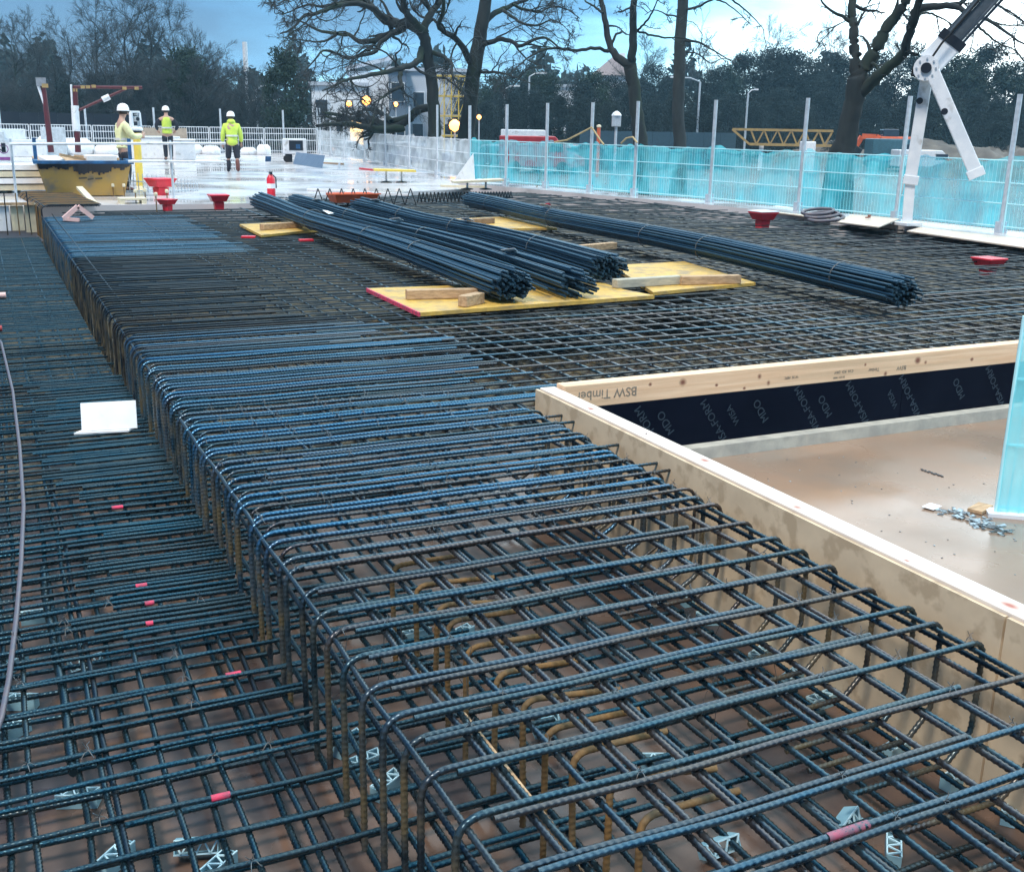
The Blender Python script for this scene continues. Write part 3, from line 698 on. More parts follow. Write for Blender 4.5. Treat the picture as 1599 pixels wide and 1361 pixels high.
# ------------------------------------------------------------------ loose things on the lower mat
p = at(172, 674, ZL+.0); wp = thing('foam_sheet', 'bright white folded foam sheet on the lower left mat', 'foam sheet', (p.x, p.y, ZL), R_(-8))
b = MB(); b.box((.0, .03, .105), (.36, .016, .20), 0, R_(-28)); ob('upright_panel', b, WHITEF, wp, bevel=.003)
b = MB(); b.add([(-.23, -.035, .004), (.12, -.05, .004), (.18, .06, .006), (-.16, .07, .006), (-.23, -.035, .016), (.12, -.05, .016), (.18, .06, .018), (-.16, .07, .018)], [(3, 2, 1, 0), (4, 5, 6, 7), (0, 1, 5, 4), (1, 2, 6, 5), (2, 3, 7, 6), (3, 0, 4, 7)])
ob('flat_flap', b, WHITEF, wp)
hp = [at(x, y, ZL+.012) for x, y in [(-25, 500), (2, 535), (20, 610), (31, 700), (37, 790), (33, 880), (26, 960), (14, 1060), (2, 1120), (-20, 1180)]]
tag(ob('hose', MB().tube(hp, .011, 8), HOSE), 'thin dull hose curving over the bars at the left edge', 'hose')
p = at(2, 462, ZL+.02); tag(ob('pipe_end', MB().tube([(p.x-.4, p.y, ZL+.03), (p.x+.05, p.y-.02, ZL+.03)], .035, 12), PINKF), 'pale pink pipe end poking in at the left edge', 'pipe')
p = at(0, 514, ZL+.02); tag(ob('pipe_end', MB().tube([(p.x-.3, p.y, ZL+.03), (p.x+.02, p.y-.01, ZL+.03)], .03, 12), pm('red pipe', (.4, .05, .05), rough=.5)), 'dull red pipe end at the left edge in front of the pink one', 'pipe')

# ------------------------------------------------------------------ bundles, boards and blocks
def bundle(name_lab, a, b_, n, dia, zc, bow, flare, tags, ties, lift=0.0, loose=1.0):
    a, b_ = Vector(a), Vector(b_); t = (b_-a); Lh = t.length; t.normalize(); sd = Vector((t.y, -t.x, 0))
    th = thing('rebar_bundle', name_lab, 'rebar bundle', (a.x, a.y, 0), group='tied rebar bundles on the mat')
    offs = []
    r = .0132
    hexs = []
    for iy in range(-14, 15):
        for ix in range(-14, 15):
            x = (ix + .5*(iy % 2))*2*r*1.04; y = iy*2*r*.9
            hexs.append((math.hypot(x/1.25, y), x, y))
    hexs.sort(); hexs = hexs[:n]
    ymin = min(h[2] for h in hexs)
    for (_, x, y) in hexs:
        pts = []; e0, e1 = jit(.10), jit(.07)*loose; ax, ay = jit(.03)*loose, jit(.012)
        for k in range(9):
            s = k/8; sag = bow*4*s*(1-s); fl = 1 + flare*(abs(2*s-1)**2.5)*.55
            q = a + t*(e0 + (Lh+e1-e0)*s) + sd*(x*fl + ax*s + sag) - a
            z = zc + (y-ymin)*(1+.25*flare*(abs(2*s-1)**2)) + r + ay*s + .03*math.cos(s*math.pi*3)*.6 - (.03*(2*s-1)**4) + lift*s
            pts.append((q.x, q.y, z))
        ob('bar', MB().tube(pts, r, 6), BUNDLE, th)
    hw = max(abs(h[1]) for h in hexs) + r; hh = max(h[2] for h in hexs)-ymin + 2*r
    for s in ties:
        q = t*(Lh*s) + sd*(bow*4*s*(1-s)); pts = []
        for k in range(17):
            an = 2*math.pi*k/16; pts.append((q.x + sd.x*math.cos(an)*(hw+.012), q.y + sd.y*math.cos(an)*(hw+.012), zc + lift*s + hh/2 + math.sin(an)*(hh/2+.02)))
        ob('wire_tie', MB().tube(pts, .006, 5, False), WIREM, th)
    for s, mt in tags:
        q = t*(Lh*s) + sd*(bow*4*s*(1-s)); o = ob('paper_tag', MB().add([(-.09, -.05, .002), (.08, -.06, 0), (.10, .05, .03), (-.05, .06, .05), (-.09, -.05, .006), (.08, -.06, .004), (.10, .05, .034), (-.05, .06, .054)], [(3, 2, 1, 0), (4, 5, 6, 7), (0, 1, 5, 4), (1, 2, 6, 5), (2, 3, 7, 6), (3, 0, 4, 7)]), mt, th)
        o.location = (q.x + jit(.05), q.y, zc + lift*s + hh + .012); o.rotation_euler.z = rnd.uniform(0, 3)
    return th
def onm(x, y, z=.15): return at(x, y, z)
bundle('nearest left bundle of dark rebar with its end over the red edged yellow board', onm(408, 322), onm(800, 456), 88, .3, .10, .06, .9, [(.42, WHITEF)], (.12, .36, .62, .78))
bundle('loose middle bundle of dark rebar lying between two thicker bundles', onm(460, 320), onm(900, 454, .12), 60, .3, .09, -.10, 1.3, [(.14, WHITEF), (.5, WHITEF), (.86, WHITEF)], (.3, .6), loose=2.2)
bundle('thick bundle of dark rebar whose round cut end shows beside the timber packers', onm(565, 330), onm(950, 426), 94, .34, .10, -.05, .8, [(.10, WHITEF), (.55, WHITEF)], (.25, .5, .8))
bundle('long right bundle of dark rebar with a red and white tag', onm(735, 318), onm(1408, 464), 99, .34, .10, .02, .35, [(.31, WHITEF), (.305, REDP)], (.1, .34, .6, .72, .93))
def board(lab, pxs, z=.012, th=.035, red=None, rz=None):
    ps = [at(x, y, z+th) for x, y in pxs]; c = sum(ps, Vector())/len(ps)
    t = thing('yellow_board', lab, 'board', (c.x, c.y, z), group='yellow grating boards under the bundles')
    ob('grating', MB().prism([(p.x-c.x, p.y-c.y) for p in ps], 0, th), YELLOWMAT, t)
    if red is not None:
        a, b = ps[red[0]], ps[red[1]]
        ob('red_edge', MB().beam((a.x-c.x, a.y-c.y, th*.5), (b.x-c.x, b.y-c.y, th*.5), .018, th+.003), PINKP, t)
    return t
board('yellow board with a red front edge under the near bundle ends', [(573, 450), (655, 488), (1022, 461), (975, 452), (930, 438), (690, 446)], red=(0, 1))
board('yellow board under the timber packers between the bundles', [(955, 414), (1068, 408), (1180, 441), (1020, 456)])
board('small pale yellow board under the far left timber block', [(374, 350), (450, 346), (500, 358), (408, 367)])
board('pale yellow board under the far end of the right bundle', [(640, 345), (790, 338), (870, 356), (690, 358)])
def blk(lab, a, b, w=.1, h=.09, z=.05, mt=BLOCK):
    a, b = at(*a, z+h), at(*b, z+h)
    tag(ob('timber_block', MB().beam((a.x, a.y, z+h/2), (b.x, b.y, z+h/2), w, h), mt, bevel=.006), lab, 'timber block', 'timber packers under the bundles')
blk('pale timber block on the red edged board under the nearest bundle', (634, 452), (745, 450))
blk('timber block end showing under the near left bundle', (722, 462), (750, 456), h=.1)
blk('far left timber block on the small pale board', (408, 350), (470, 346))
blk('timber block right of the far boards, under the right bundle', (878, 385), (960, 378))
blk('grey weathered timber packer beside the round bundle end', (960, 436), (1062, 430), mt=pm('grey weathered timber', (.50, .46, .36), (.36, .34, .28), scale=9, rough=.85, stretch=(1, 5, 5)))
blk('pale rounded timber packer right of the grey weathered one', (1062, 431), (1155, 429))
blk('long dark timber packer between the third and right bundles', (640, 344), (690, 340), mt=pm('dark timber', (.20, .14, .09), rough=.8))
blk('brown timber packer under the far right bundle end', (695, 344), (770, 340), mt=pm('brown timber', (.30, .2, .12), rough=.8))

# red caps
def redcap(lab, px, z, white=False, s=1.0, rz=0):
    p = at(px[0], px[1], z); t = thing('plastic_funnel', lab, 'plastic cap', (p.x, p.y, z), rz, 'red plastic caps on the mat')
    b = MB(); b.box((0, 0, .075), (.17, .17, .15), 0, taper=1.12); b.box((0, 0, .153), (.15, .15, .008)); ob('stem', b, REDP, t, bevel=.006)
    b = MB(); b.box((0, 0, .215), (.27, .27, .11), 0, taper=1.36); b.box((0, 0, .285), (.39, .39, .03)); ob('flared_top', b, REDP, t, bevel=.008)
    if white: ob('white_cover', MB().box((0, 0, .308), (.40, .40, .014)), WHITEF, t)
    t.scale = (s, s, s); return t
redcap('upright red plastic cap with a flared top beyond the blue bars', (342, 327), .0, s=.95)
redcap('red plastic cap beside the post of the white rail', (262, 329), .0, s=.72, rz=.6)
redcap('large red plastic tub standing on the slab edge by the rail post', (252, 307), .05, s=1.3, rz=.4)
redcap('red plastic cap with a white cover in front of the plywood sheets', (1190, 357), -.05, True, s=1.0)
redcap('red plastic cap sunk into the bars near the right edge', (1541, 432), -.18, s=.85)
for lab, px in [('flat red plastic piece on the bars left of the far board', (388, 371)), ('flat red plastic piece lying in front of the near left bundle', (478, 376)), ('red plastic piece at the far end of the left bundle', (384, 309))]:
    p = at(px[0], px[1], .01); tag(ob('red_plate', MB().box((0, 0, .02), (.20, .12, .03), jit(.4)), REDP, None, (p.x, p.y, .0), bevel=.005), lab, 'plastic plate')
# ply sheets by the fence
def plysheet(lab, pxs, z=.06, th=.018, tilt=None):
    zs = tilt or [z]*len(pxs)
    ps = [at(x, y, zz) for (x, y), zz in zip(pxs, zs)]; b = MB(); n = len(ps)
    vs = [tuple(p) for p in ps] + [(p.x, p.y, p.z+th) for p in ps]
    b.add(vs, [tuple(reversed(range(n))), tuple(range(n, 2*n))] + [(i, (i+1) % n, n+(i+1) % n, n+i) for i in range(n)])
    tag(ob('plywood_sheet', b, PLYB), lab, 'plywood sheet', 'plywood sheets along the barrier')
plysheet('long thin plywood sheet reaching left from the hose coil', [(1174, 328), (1290, 343), (1312, 336), (1215, 322)])
plysheet('plywood sheet right of the hose coil, raised at its near edge', [(1308, 348), (1372, 356), (1405, 343), (1330, 336)], tilt=[.10, .16, .16, .08])
plysheet('large pale plywood sheet at the right edge along the barrier', [(1416, 362), (1640, 394), (1640, 374), (1460, 350)])
p = at(1290, 343, .1); b = MB()
for k in range(3):
    pts = [(.36*math.cos(a)*(1-.05*k), .22*math.sin(a)*(1-.05*k) + .12*k, .03 + .05*k + .04*math.sin(a+1)) for a in np.linspace(0, 6.283, 25)]
    b.tube(pts, .03, 7, False)
tag(ob('hose_coil', b, HOSE, None, (p.x, p.y, .1)), 'dark coiled hose lying on the plywood sheets', 'hose')
p = at(1355, 343, .14); tag(ob('trowel', MB().box((0, 0, .03), (.16, .05, .02), .5).box((.05, .02, .06), (.10, .03, .03), .5), pm('brown handle', (.3, .1, .06), rough=.6), None, (p.x, p.y, .15)), 'small brown hand tool on the plywood sheet', 'tool')

# ------------------------------------------------------------------ edge protection
def wire_panel(Lp, H, dx, r):
    b = MB(); n = int(Lp/dx)
    for i in range(n+1):
        x = i*Lp/n; b.add([(x-r, 0, .02), (x+r, 0, .02), (x+r, 0, H), (x-r, 0, H)], [(0, 1, 2, 3)])
        b.add([(x, -r, .02), (x, r, .02), (x, r, H), (x, -r, H)], [(0, 1, 2, 3)])
    return b
def frame_panel(Lp, H, rails, r=.012):
    b = MB()
    for z in rails: b.tube([(0, .012, z), (Lp, .012, z)], r, 6)
    for x in (.0, Lp): b.tube([(x, .012, 0), (x, .012, H)], r*1.2, 6)
    return b
def net_mesh(Lp, H, z0=.06):
    nx, nz = 40, 14; vs = []; fs = []
    ph = rnd.uniform(0, 6)
    for j in range(nz+1):
        for i in range(nx+1):
            u, v = i/nx, j/nz
            top = H + .07*abs(math.sin(math.pi*u*1.0)) * -1 + .025*math.sin(u*17+ph) + .012*math.sin(u*41)
            vs.append((u*Lp, -.05 + .05*math.sin(u*9+ph+v*3)*(1-abs(2*v-1)) + .018*math.sin(u*31+v*9+ph) - .05*(v > .95), z0 + (top-z0)*v))
    for j in range(nz):
        for i in range(nx): a = j*(nx+1)+i; fs.append((a, a+1, a+nx+2, a+nx+1))
    return MB().add(vs, fs, True)
posts = [(1760, None), (1562, 147), (1398, 150), (1246, 153), (1108, 156), (990, 158), (921, 160), (852, 161), (790, 163), (733, 165), (683, 164), (640, 166), (602, 167), (570, 167), (538, 167), (517, 168), (501, 169), (497, 168)]
PP = []
for i, (px, ty) in enumerate(posts):
    q = fbase(min(px, 1755)) if px < 1755 else FL[0]
    H = 2.25
    if ty: 
        d = math.hypot(q.x, q.y); H = atD(px, ty, d).z - ZS
    PP.append((q, H))
lean = {1: .03, 2: .05, 3: .02}
for i, (q, H) in enumerate(PP):
    t = thing('fence_post', 'white tubular fence post standing above the %s, %s post from the right' % ('cyan netting' if i < 10 else 'white netting', nth(i) if i else 'rightmost'), 'fence post', (q.x, q.y, ZS), group='white posts of the edge barrier')
    ob('tube', MB().tube([(0, 0, 0), (0, 0, H)], .042 if i < 10 else .035, 10), GALV, t)
    ob('base_clamp', MB().box((0, 0, .09), (.16, .12, .18)), GALV, t)
    if lean.get(i): t.rotation_euler.y = lean[i]*.3
HB = 1.16
for i in range(len(PP)-1):
    a, b_ = PP[i][0], PP[i+1][0]; d = b_-a; Lp = math.hypot(d.x, d.y)
    if Lp < .25: continue
    ang = math.atan2(d.y, d.x); white = i >= 9
    t = thing('mesh_barrier', 'white mesh barrier panel behind %s netting, %s panel from the right' % ('white' if white else 'cyan', nth(i+1)), 'barrier', (a.x, a.y, ZS), ang, 'mesh barrier panels along the slab')
    ob('wire_mesh', wire_panel(Lp-.06, HB, .075 if not white else .12, .003), CYANP if not white else WHITEP, t)
    ob('frame', frame_panel(Lp-.06, HB, (.1, .47, .80, HB)), CYANP if not white else WHITEP, t)
    nt_ = ob('debris_net', net_mesh(Lp, HB+.05), NETW if white else NETC, None, (a.x, a.y, ZS), ang)
    tag(nt_, '%s debris netting hung on the barrier, %s length from the right' % ('white' if white else 'cyan', nth(i+1)), 'netting', 'debris netting on the barrier')
# back barrier
bl = back; nB = 9; Lb = 2.75
pm_wire, pm_frame = None, None
for i in range(nB):
    x = bl.x - (i+1)*Lb
    t = thing('mesh_barrier', 'bare white mesh barrier panel along the back edge, %s from the corner' % nth(i+1), 'barrier', (x, bl.y, ZS), 0, 'bare white barrier panels at the back')
    if pm_wire is None:
        pm_wire = wire_panel(Lb-.08, 1.25, .115, .012).mesh('wire_mesh'); pm_wire.materials.append(WHITEP)
        pm_frame = frame_panel(Lb-.08, 1.25, (.12, .66, .98, 1.25), .02).mesh('frame'); pm_frame.materials.append(WHITEP)
    ob('wire_mesh', pm_wire, None, t); ob('frame', pm_frame, None, t)
for i, (px, ty) in enumerate([(444, 172), (347, 170), (244, 168), (138, 168), (5, 165)]):
    d = atY(px, 238, bl.y+.1); H = atY(px, ty, bl.y+.1).z - ZS
    t = thing('fence_post', 'white post of the back barrier, %s from the corner' % nth(i+1), 'fence post', (d.x, bl.y+.1, ZS), group='white posts of the back barrier')
    ob('tube', MB().tube([(0, 0, 0), (0, 0, H)], .05, 8), GALV, t); ob('base_clamp', MB().box((0, 0, .09), (.18, .14, .18)), GALV, t)

# ------------------------------------------------------------------ white folded boom
p = at(1416, 354, ZS); D = math.hypot(p.x, p.y); nd = Vector((p.x, p.y, 0)).normalized(); sx = Vector((nd.y, -nd.x, 0))
def bp_(px, py, dd=0.0): return atD(px, py, D+dd) - Vector((p.x, p.y, ZS))
bm_ = thing('folded_boom', 'tall white folded boom with two splayed legs and a dark strut rising to the right', 'boom', (p.x, p.y, ZS))
b = MB(); A, M1, B0 = bp_(1449, 108), bp_(1422, 278), bp_(1416, 352)
b.beam(A, M1, .20, .22, nd); ob('upright_leg', b, WHITEP, bm_, bevel=.015)
b = MB(); b.beam(M1, B0, .17, .18, nd); b.box((B0.x, B0.y, .05), (.36, .36, .06)); b.beam(bp_(1424, 274), bp_(1421, 288), .25, .26, nd); ob('lower_leg', b, WHITEP, bm_, bevel=.01)
b = MB(); b.beam(bp_(1452, 104, -.3), bp_(1523, 268, -.3), .22, .24, nd); ob('splayed_leg', b, WHITEP, bm_, bevel=.015)
ob('foot_flange', MB().beam(bp_(1521, 264, -.3), bp_(1526, 277, -.3), .27, .28, nd), WHITEP, bm_, bevel=.01)
b = MB(); hc = bp_(1446, 108, -.1); b.tube([hc - nd*.32, hc + nd*.2], .20, 18); ob('hinge_drum', b, WHITEP, bm_)
b = MB(); b.tube([hc - nd*.36, hc - nd*.30], .085, 14); ob('hinge_pin', b, TAR, bm_)
for k in range(8):
    a_ = k*math.pi/4; c_ = hc + sx*.15*math.cos(a_) + Vector((0, 0, 1))*.15*math.sin(a_); ob('bolt', MB().tube([c_ - nd*.345, c_ - nd*.318], .016, 6), GALV, bm_)
b = MB(); b.beam(bp_(1452, 100), bp_(1484, 66), .42, .30, nd); ob('white_sleeve', b, WHITEP, bm_, bevel=.02)
b = MB(); b.beam(bp_(1481, 70), bp_(1492, 57), .46, .34, nd); ob('sleeve_collar', b, TAR, bm_, bevel=.01)
b = MB(); e0, e1 = bp_(1486, 64), bp_(1600, -62); tt = (e1-e0).normalized(); pp = tt.cross(nd)
for o_ in (-.16, -.05, .06, .16): b.beam(e0 + pp*o_, e1 + pp*o_, .045, .08, nd)
b.beam(e0, e1, .17, .15, nd)
for o_ in (-.11, .11): b.tube([e0 + pp*o_ - nd*.10, e1 + pp*o_ - nd*.10], .028, 6)
ob('dark_strut', b, pm('dark steel strut', (.05, .07, .09), (.08, .1, .12), rough=.4), bm_)
b = MB(); hs = [bp_(1448, 92), bp_(1432, 96), bp_(1426, 108), bp_(1424, 118), bp_(1432, 122)]; b.tube([h + nd*-.25 for h in hs], .022, 6)
hs = [bp_(1452, 96), bp_(1470, 70), bp_(1500, 36), bp_(1530, 0)]; b.tube([h + nd*-.3 for h in hs], .02, 6); ob('hydraulic_hose', b, TYRE, bm_)
b = MB()
for q in ((1436, 158), (1474, 175)):
    c = bp_(*q) - nd*(.16 if q[0] < 1450 else .43); ob('pin_boss', MB().tube([c, c + nd*.03], .055, 10), TAR, bm_)

# ------------------------------------------------------------------ people
def skin_mesh(name, verts, edges, radii, sub=1):
    me = bpy.data.meshes.new(name); me.from_pydata(verts, edges, [])
    o = bpy.data.objects.new('tmp', me); COL.objects.link(o)
    md = o.modifiers.new('s', 'SKIN'); md.use_smooth_shade = True
    for i, r in enumerate(radii):
        v = me.skin_vertices[0].data[i]; v.radius = (r, r) if not hasattr(r, '__len__') else r; v.use_root = (i == 0)
    ss = o.modifiers.new('d', 'SUBSURF'); ss.levels = ss.render_levels = sub
    dg = bpy.context.evaluated_depsgraph_get()
    out = bpy.data.meshes.new_from_object(o.evaluated_get(dg)); out.name = name
    bpy.data.objects.remove(o); return out
def person(label, loc, rz, J, jacket, trousers, bare_calf=False, vest_only=False, long_coat=False, hood=False, helmet_tilt=0.0):
    """J: joints, x right, y forward, z up"""
    t = thing('person', label, 'person', loc, rz, 'site workers')
    names = ['pelvis', 'waist', 'chest', 'neckb', 'neck', 'head', 'crown', 'shL', 'elL', 'wrL', 'paL', 'shR', 'elR', 'wrR', 'paR', 'hiL', 'knL', 'anL', 'toL', 'hiR', 'knR', 'anR', 'toR']
    rad = dict(pelvis=(.14, .11), waist=(.135, .10), chest=(.16, .115), neckb=(.075, .07), neck=.055, head=(.075, .09), crown=(.08, .095), sh=.062, el=.045, wr=.03, pa=(.04, .022), hi=.088, kn=.058, an=.042, to=.04)
    V = [J[n] for n in names]; ix = {n: i for i, n in enumerate(names)}
    E = [(0, 1), (1, 2), (2, 3), (3, 4), (4, 5), (5, 6)]
    for s in 'LR': E += [(2, ix['sh'+s]), (ix['sh'+s], ix['el'+s]), (ix['el'+s], ix['wr'+s]), (ix['wr'+s], ix['pa'+s]), (0, ix['hi'+s]), (ix['hi'+s], ix['kn'+s]), (ix['kn'+s], ix['an'+s]), (ix['an'+s], ix['to'+s])]
    Rr = [rad.get(n, rad.get(n[:2])) for n in names]
    for s in 'LR':                                    # five fingers each, unequal, curled
        pa, wr = Vector(J['pa'+s]), Vector(J['wr'+s]); d = (pa-wr).normalized(); sid = d.cross(Vector((0, 1, .2))).normalized(); cu = d.cross(sid)
        for k, (o_, L_) in enumerate([(-.03, .06), (-.01, .075), (.01, .07), (.03, .055), (-.04, .045)]):
            b0 = pa + sid*o_ + d*(.02 if k < 4 else -.03); dd = d if k < 4 else (d*.5 + sid*-.8).normalized()
            i0 = len(V); V += [tuple(b0), tuple(b0 + dd*L_*.6), tuple(b0 + dd*L_ + cu*.02)]; Rr += [.010, .009, .008]; E += [(ix['pa'+s], i0), (i0, i0+1), (i0+1, i0+2)]
    body = ob('body', skin_mesh('body', V, E, Rr), SKIN, t)
    h = Vector(J['head']); fw = Vector((0, 1, 0))
    b = MB(); b.add([h+Vector((-.014, .085, -.02)), h+Vector((.014, .085, -.02)), h+Vector((0, .118, -.015)), h+Vector((0, .088, .04))], [(0, 1, 2), (0, 2, 3), (1, 3, 2), (0, 3, 1)]); ob('nose', b, SKIN, t)
    b = MB(); b.lathe([(.02, 0), (.088, .01), (.1, .05), (.098, .09), (.05, .13), (.01, .14)], 14, (h.x, h.y-.012, h.z-.02)); ob('hair', b, HAIR, t)
    hm = ob('hard_hat', MB().lathe([(.128, 0), (.130, .012), (.122, .02), (.120, .06), (.098, .115), (.05, .148), (.008, .156)], 20).add([(-.08, .10, .0), (.08, .10, .0), (.06, .17, -.012), (-.06, .17, -.012), (-.08, .10, .012), (.08, .10, .012), (.06, .17, -.002), (-.06, .17, -.002)], [(3, 2, 1, 0), (4, 5, 6, 7), (0, 1, 5, 4), (1, 2, 6, 5), (2, 3, 7, 6), (3, 0, 4, 7)]), WHITEF, t, (h.x, h.y, h.z+.055))
    hm.rotation_euler.x = helmet_tilt
    def sub(names_, edges, radd, nm, mt):
        ids = {n: i for i, n in enumerate(names_)}
        ob(nm, skin_mesh(nm, [J[n] for n in names_], [(ids[a], ids[b]) for a, b in edges], radd), mt, t)
    J['hem'] = (J['pelvis'][0], J['pelvis'][1], J['pelvis'][2] - (.17 if long_coat else .06))
    tn = ['waist', 'pelvis', 'hem', 'chest', 'neckb']; te = [('waist', 'pelvis'), ('pelvis', 'hem'), ('waist', 'chest'), ('chest', 'neckb')]
    tr_ = [(.175, .135), (.19, .15), (.20, .16), (.195, .15), (.11, .10)]
    if not vest_only:
        for s in 'LR':
            tn += ['sh'+s, 'el'+s, 'wr'+s]; te += [('chest', 'sh'+s), ('sh'+s, 'el'+s), ('el'+s, 'wr'+s)]; tr_ += [.088, .078, .062]
    sub(tn, te, tr_, 'jacket', jacket)
    if vest_only:
        for s in 'LR': sub(['sh'+s, 'el'+s, 'wr'+s], [('sh'+s, 'el'+s), ('el'+s, 'wr'+s)], [.085, .07, .055], 'sleeve', DARKC)
    if hood: ob('hood', MB().lathe([(.05, -.12), (.13, -.06), (.12, .0), (.07, .04)], 14, (h.x, h.y-.06, h.z-.07)), jacket, t)
    b = MB()
    for z in (J['waist'][2]-.02, ): b.lathe([(.185, -.025), (.187, .0), (.185, .025)], 18, (J['waist'][0], J['waist'][1], z))
    tp = ob('reflective_band', b, REFLECT, t); tp.scale = (1.0, .80, 1)
    for s in 'LR':
        if bare_calf:
            kn, an = Vector(J['kn'+s]), Vector(J['an'+s]); J['hf'+s] = tuple(kn + (an-kn)*.25)
            sub(['hi'+s, 'kn'+s, 'hf'+s], [('hi'+s, 'kn'+s), ('kn'+s, 'hf'+s)], [.12, .10, .095], 'trouser_leg', trousers)
        else: sub(['hi'+s, 'kn'+s, 'an'+s], [('hi'+s, 'kn'+s), ('kn'+s, 'an'+s)], [.11, .085, .07], 'trouser_leg', trousers)
        if bare_calf: sub(['hf'+s, 'an'+s, 'to'+s], [('hf'+s, 'an'+s), ('an'+s, 'to'+s)], [.075, .068, .05], 'boot', BOOT if s == 'R' else DARKC); continue
        sub(['an'+s, 'to'+s], [('an'+s, 'to'+s)], [.065, .05], 'boot', BOOT if s == 'R' else DARKC)
    if bare_calf: ob('shorts_seat', skin_mesh('seat', [J['pelvis'], J['hem']], [(0, 1)], [(.175, .14), (.165, .135)]), trousers, t)
    return t
def joints(stoop=0.0, arms='down', stride=.0, spread=.10):
    s = stoop
    J = dict(pelvis=(0, 0, .95), waist=(0, .02*s, 1.12), chest=(0, .10*s, 1.36), neckb=(0, .16*s, 1.49), neck=(0, .20*s, 1.53), head=(0, .03+.26*s, 1.62), crown=(0, .03+.28*s, 1.72),
             hiL=(-.10, 0, .88), hiR=(.10, 0, .88), knL=(-spread, .06+stride*.6, .49), knR=(spread, .06-stride*.4, .49), anL=(-spread, stride, .09), anR=(spread, -stride, .09+stride*.25),
             toL=(-spread-.02, stride+.17, .04), toR=(spread+.02, -stride+.15, .035+stride*.1),
             shL=(-.20, .10*s, 1.40), shR=(.20, .10*s, 1.40))
    if arms == 'down': J.update(elL=(-.27, .02, 1.13), wrL=(-.28, .10, .90), paL=(-.28, .12, .82), elR=(.27, .02, 1.13), wrR=(.28, .10, .90), paR=(.28, .12, .82))
    if arms == 'front': J.update(elL=(-.27, .12, 1.14), wrL=(-.14, .36, 1.14), paL=(-.09, .43, 1.15), elR=(.27, .14, 1.14), wrR=(.14, .38, 1.18), paR=(.08, .44, 1.20))
    if arms == 'out': J.update(elL=(-.36, .04, 1.18), wrL=(-.30, .22, 1.02), paL=(-.27, .28, .97), elR=(.36, .04, 1.18), wrR=(.30, .22, 1.02), paR=(.27, .28, .97))
    return J
q = at(365, 269, ZS)
person('worker in bright yellow hooded jacket and dark shorts walking away across the wet slab', (q.x, q.y, ZS), R_(-8), joints(.35, 'down', .10, .13), HIVIS, DARKC, bare_calf=True, long_coat=True, hood=True).scale = (1.02,)*3
q = at(264, 251, ZS); k = 80/1700*math.hypot(q.x, q.y)/1.80
person('worker in a yellow vest over dark clothes seen from behind at the brown hoarding sheet', (q.x, q.y, ZS), R_(-6), joints(.1, 'out', .0, .09), HIVIS, DARKC, vest_only=True).scale = (min(k, 1.15),)*3
q = at(197, 300, ZS)
person('worker in pale yellow jacket standing behind the yellow skip beside the survey instrument', (q.x, q.y, ZS), R_(-80), joints(.15, 'front', .0, .08), HIVISW, DARKC).scale = (1.04,)*3

# survey instrument on its yellow column
q = at(219, 290, ZS); D = math.hypot(q.x, q.y); ht = atD(219, 204, D).z-ZS
t = thing('instrument_pillar', 'yellow round pillar carrying a white survey instrument', 'pillar', (q.x, q.y, ZS))
ob('column', MB().tube([(0, 0, 0), (0, 0, ht-.05)], .09, 14), YELP, t); ob('top_plate', MB().lathe([(.15, ht-.05), (.16, ht-.03), (.15, ht-.005)], 16), TAR, t)
t = thing('survey_instrument', 'white robotic survey instrument on top of the yellow pillar', 'survey instrument', (q.x, q.y, ZS+ht), R_(20))
ob('base', MB().lathe([(.15, 0), (.17, .03), (.14, .08), (.12, .09)], 16), WHITEP, t)
b = MB(); b.box((-.105, 0, .25), (.06, .14, .34), taper=.8); b.box((.105, 0, .25), (.06, .14, .34), taper=.8); b.box((0, 0, .43), (.22, .12, .05)); ob('yoke', b, WHITEP, t, bevel=.012)
ob('telescope', MB().tube([(0, -.12, .27), (0, .12, .27)], .06, 12).tube([(0, -.13, .37), (0, .02, .37)], .02, 8), pm('grey optics', (.45, .5, .52), rough=.3), t)
ob('lens', MB().tube([(0, -.125, .27), (0, -.121, .27)], .045, 12), TAR, t)

# skip -----------------------------------------------------------------------------
q = at(133, 304, ZS); D = q.y; sc = D/1700*1.04
t = thing('skip', 'worn yellow skip with a blue rim and black tar running down its front', 'skip', (q.x, q.y, ZS), R_(-2))
Wt, Wb, Hh = 117*sc, 97*sc, 43*sc
def hollow(w0, d0, w1, d1, z0, z1, th):
    b = MB(); vs = []
    for (w_, d_, z) in ((w0, d0, z0), (w1, d1, z1), (w1-2*th, d1-2*th, z1), (w0-2*th, d0-2*th, z0+th)):
        vs += [(-w_/2, -d_/2, z), (w_/2, -d_/2, z), (w_/2, d_/2, z), (-w_/2, d_/2, z)]
    fs = [(3, 2, 1, 0)]
    for r in range(3): fs += [(r*4+i, r*4+(i+1) % 4, r*4+4+(i+1) % 4, r*4+4+i) for i in range(4)]
    fs.append((12, 13, 14, 15)); return b.add(vs, fs)
ob('tub', hollow(Wb, 1.3, Wt, 1.6, .02, Hh, .05), YELLOWST, t)
b = MB(); w2 = Wt/2
b.box((0, -.8, Hh+.03), (Wt+.12, .12, .07)); b.box((0, .8, Hh+.03), (Wt+.12, .12, .07)); b.box((-w2-.01, 0, Hh+.033), (.10, 1.48, .065)); b.box((w2+.01, 0, Hh+.033), (.10, 1.48, .065)); ob('rim', b, BLUEP, t, bevel=.01)
for x in (-w2, w2): ob('corner_post', MB().box((x, -.76, Hh+.30), (.07, .08, .42)), BLUEP, t)
vs = [(-w2*1.0, 0, 0), (w2*1.0, 0, 0)]; n = 40; bot = []
b = MB()
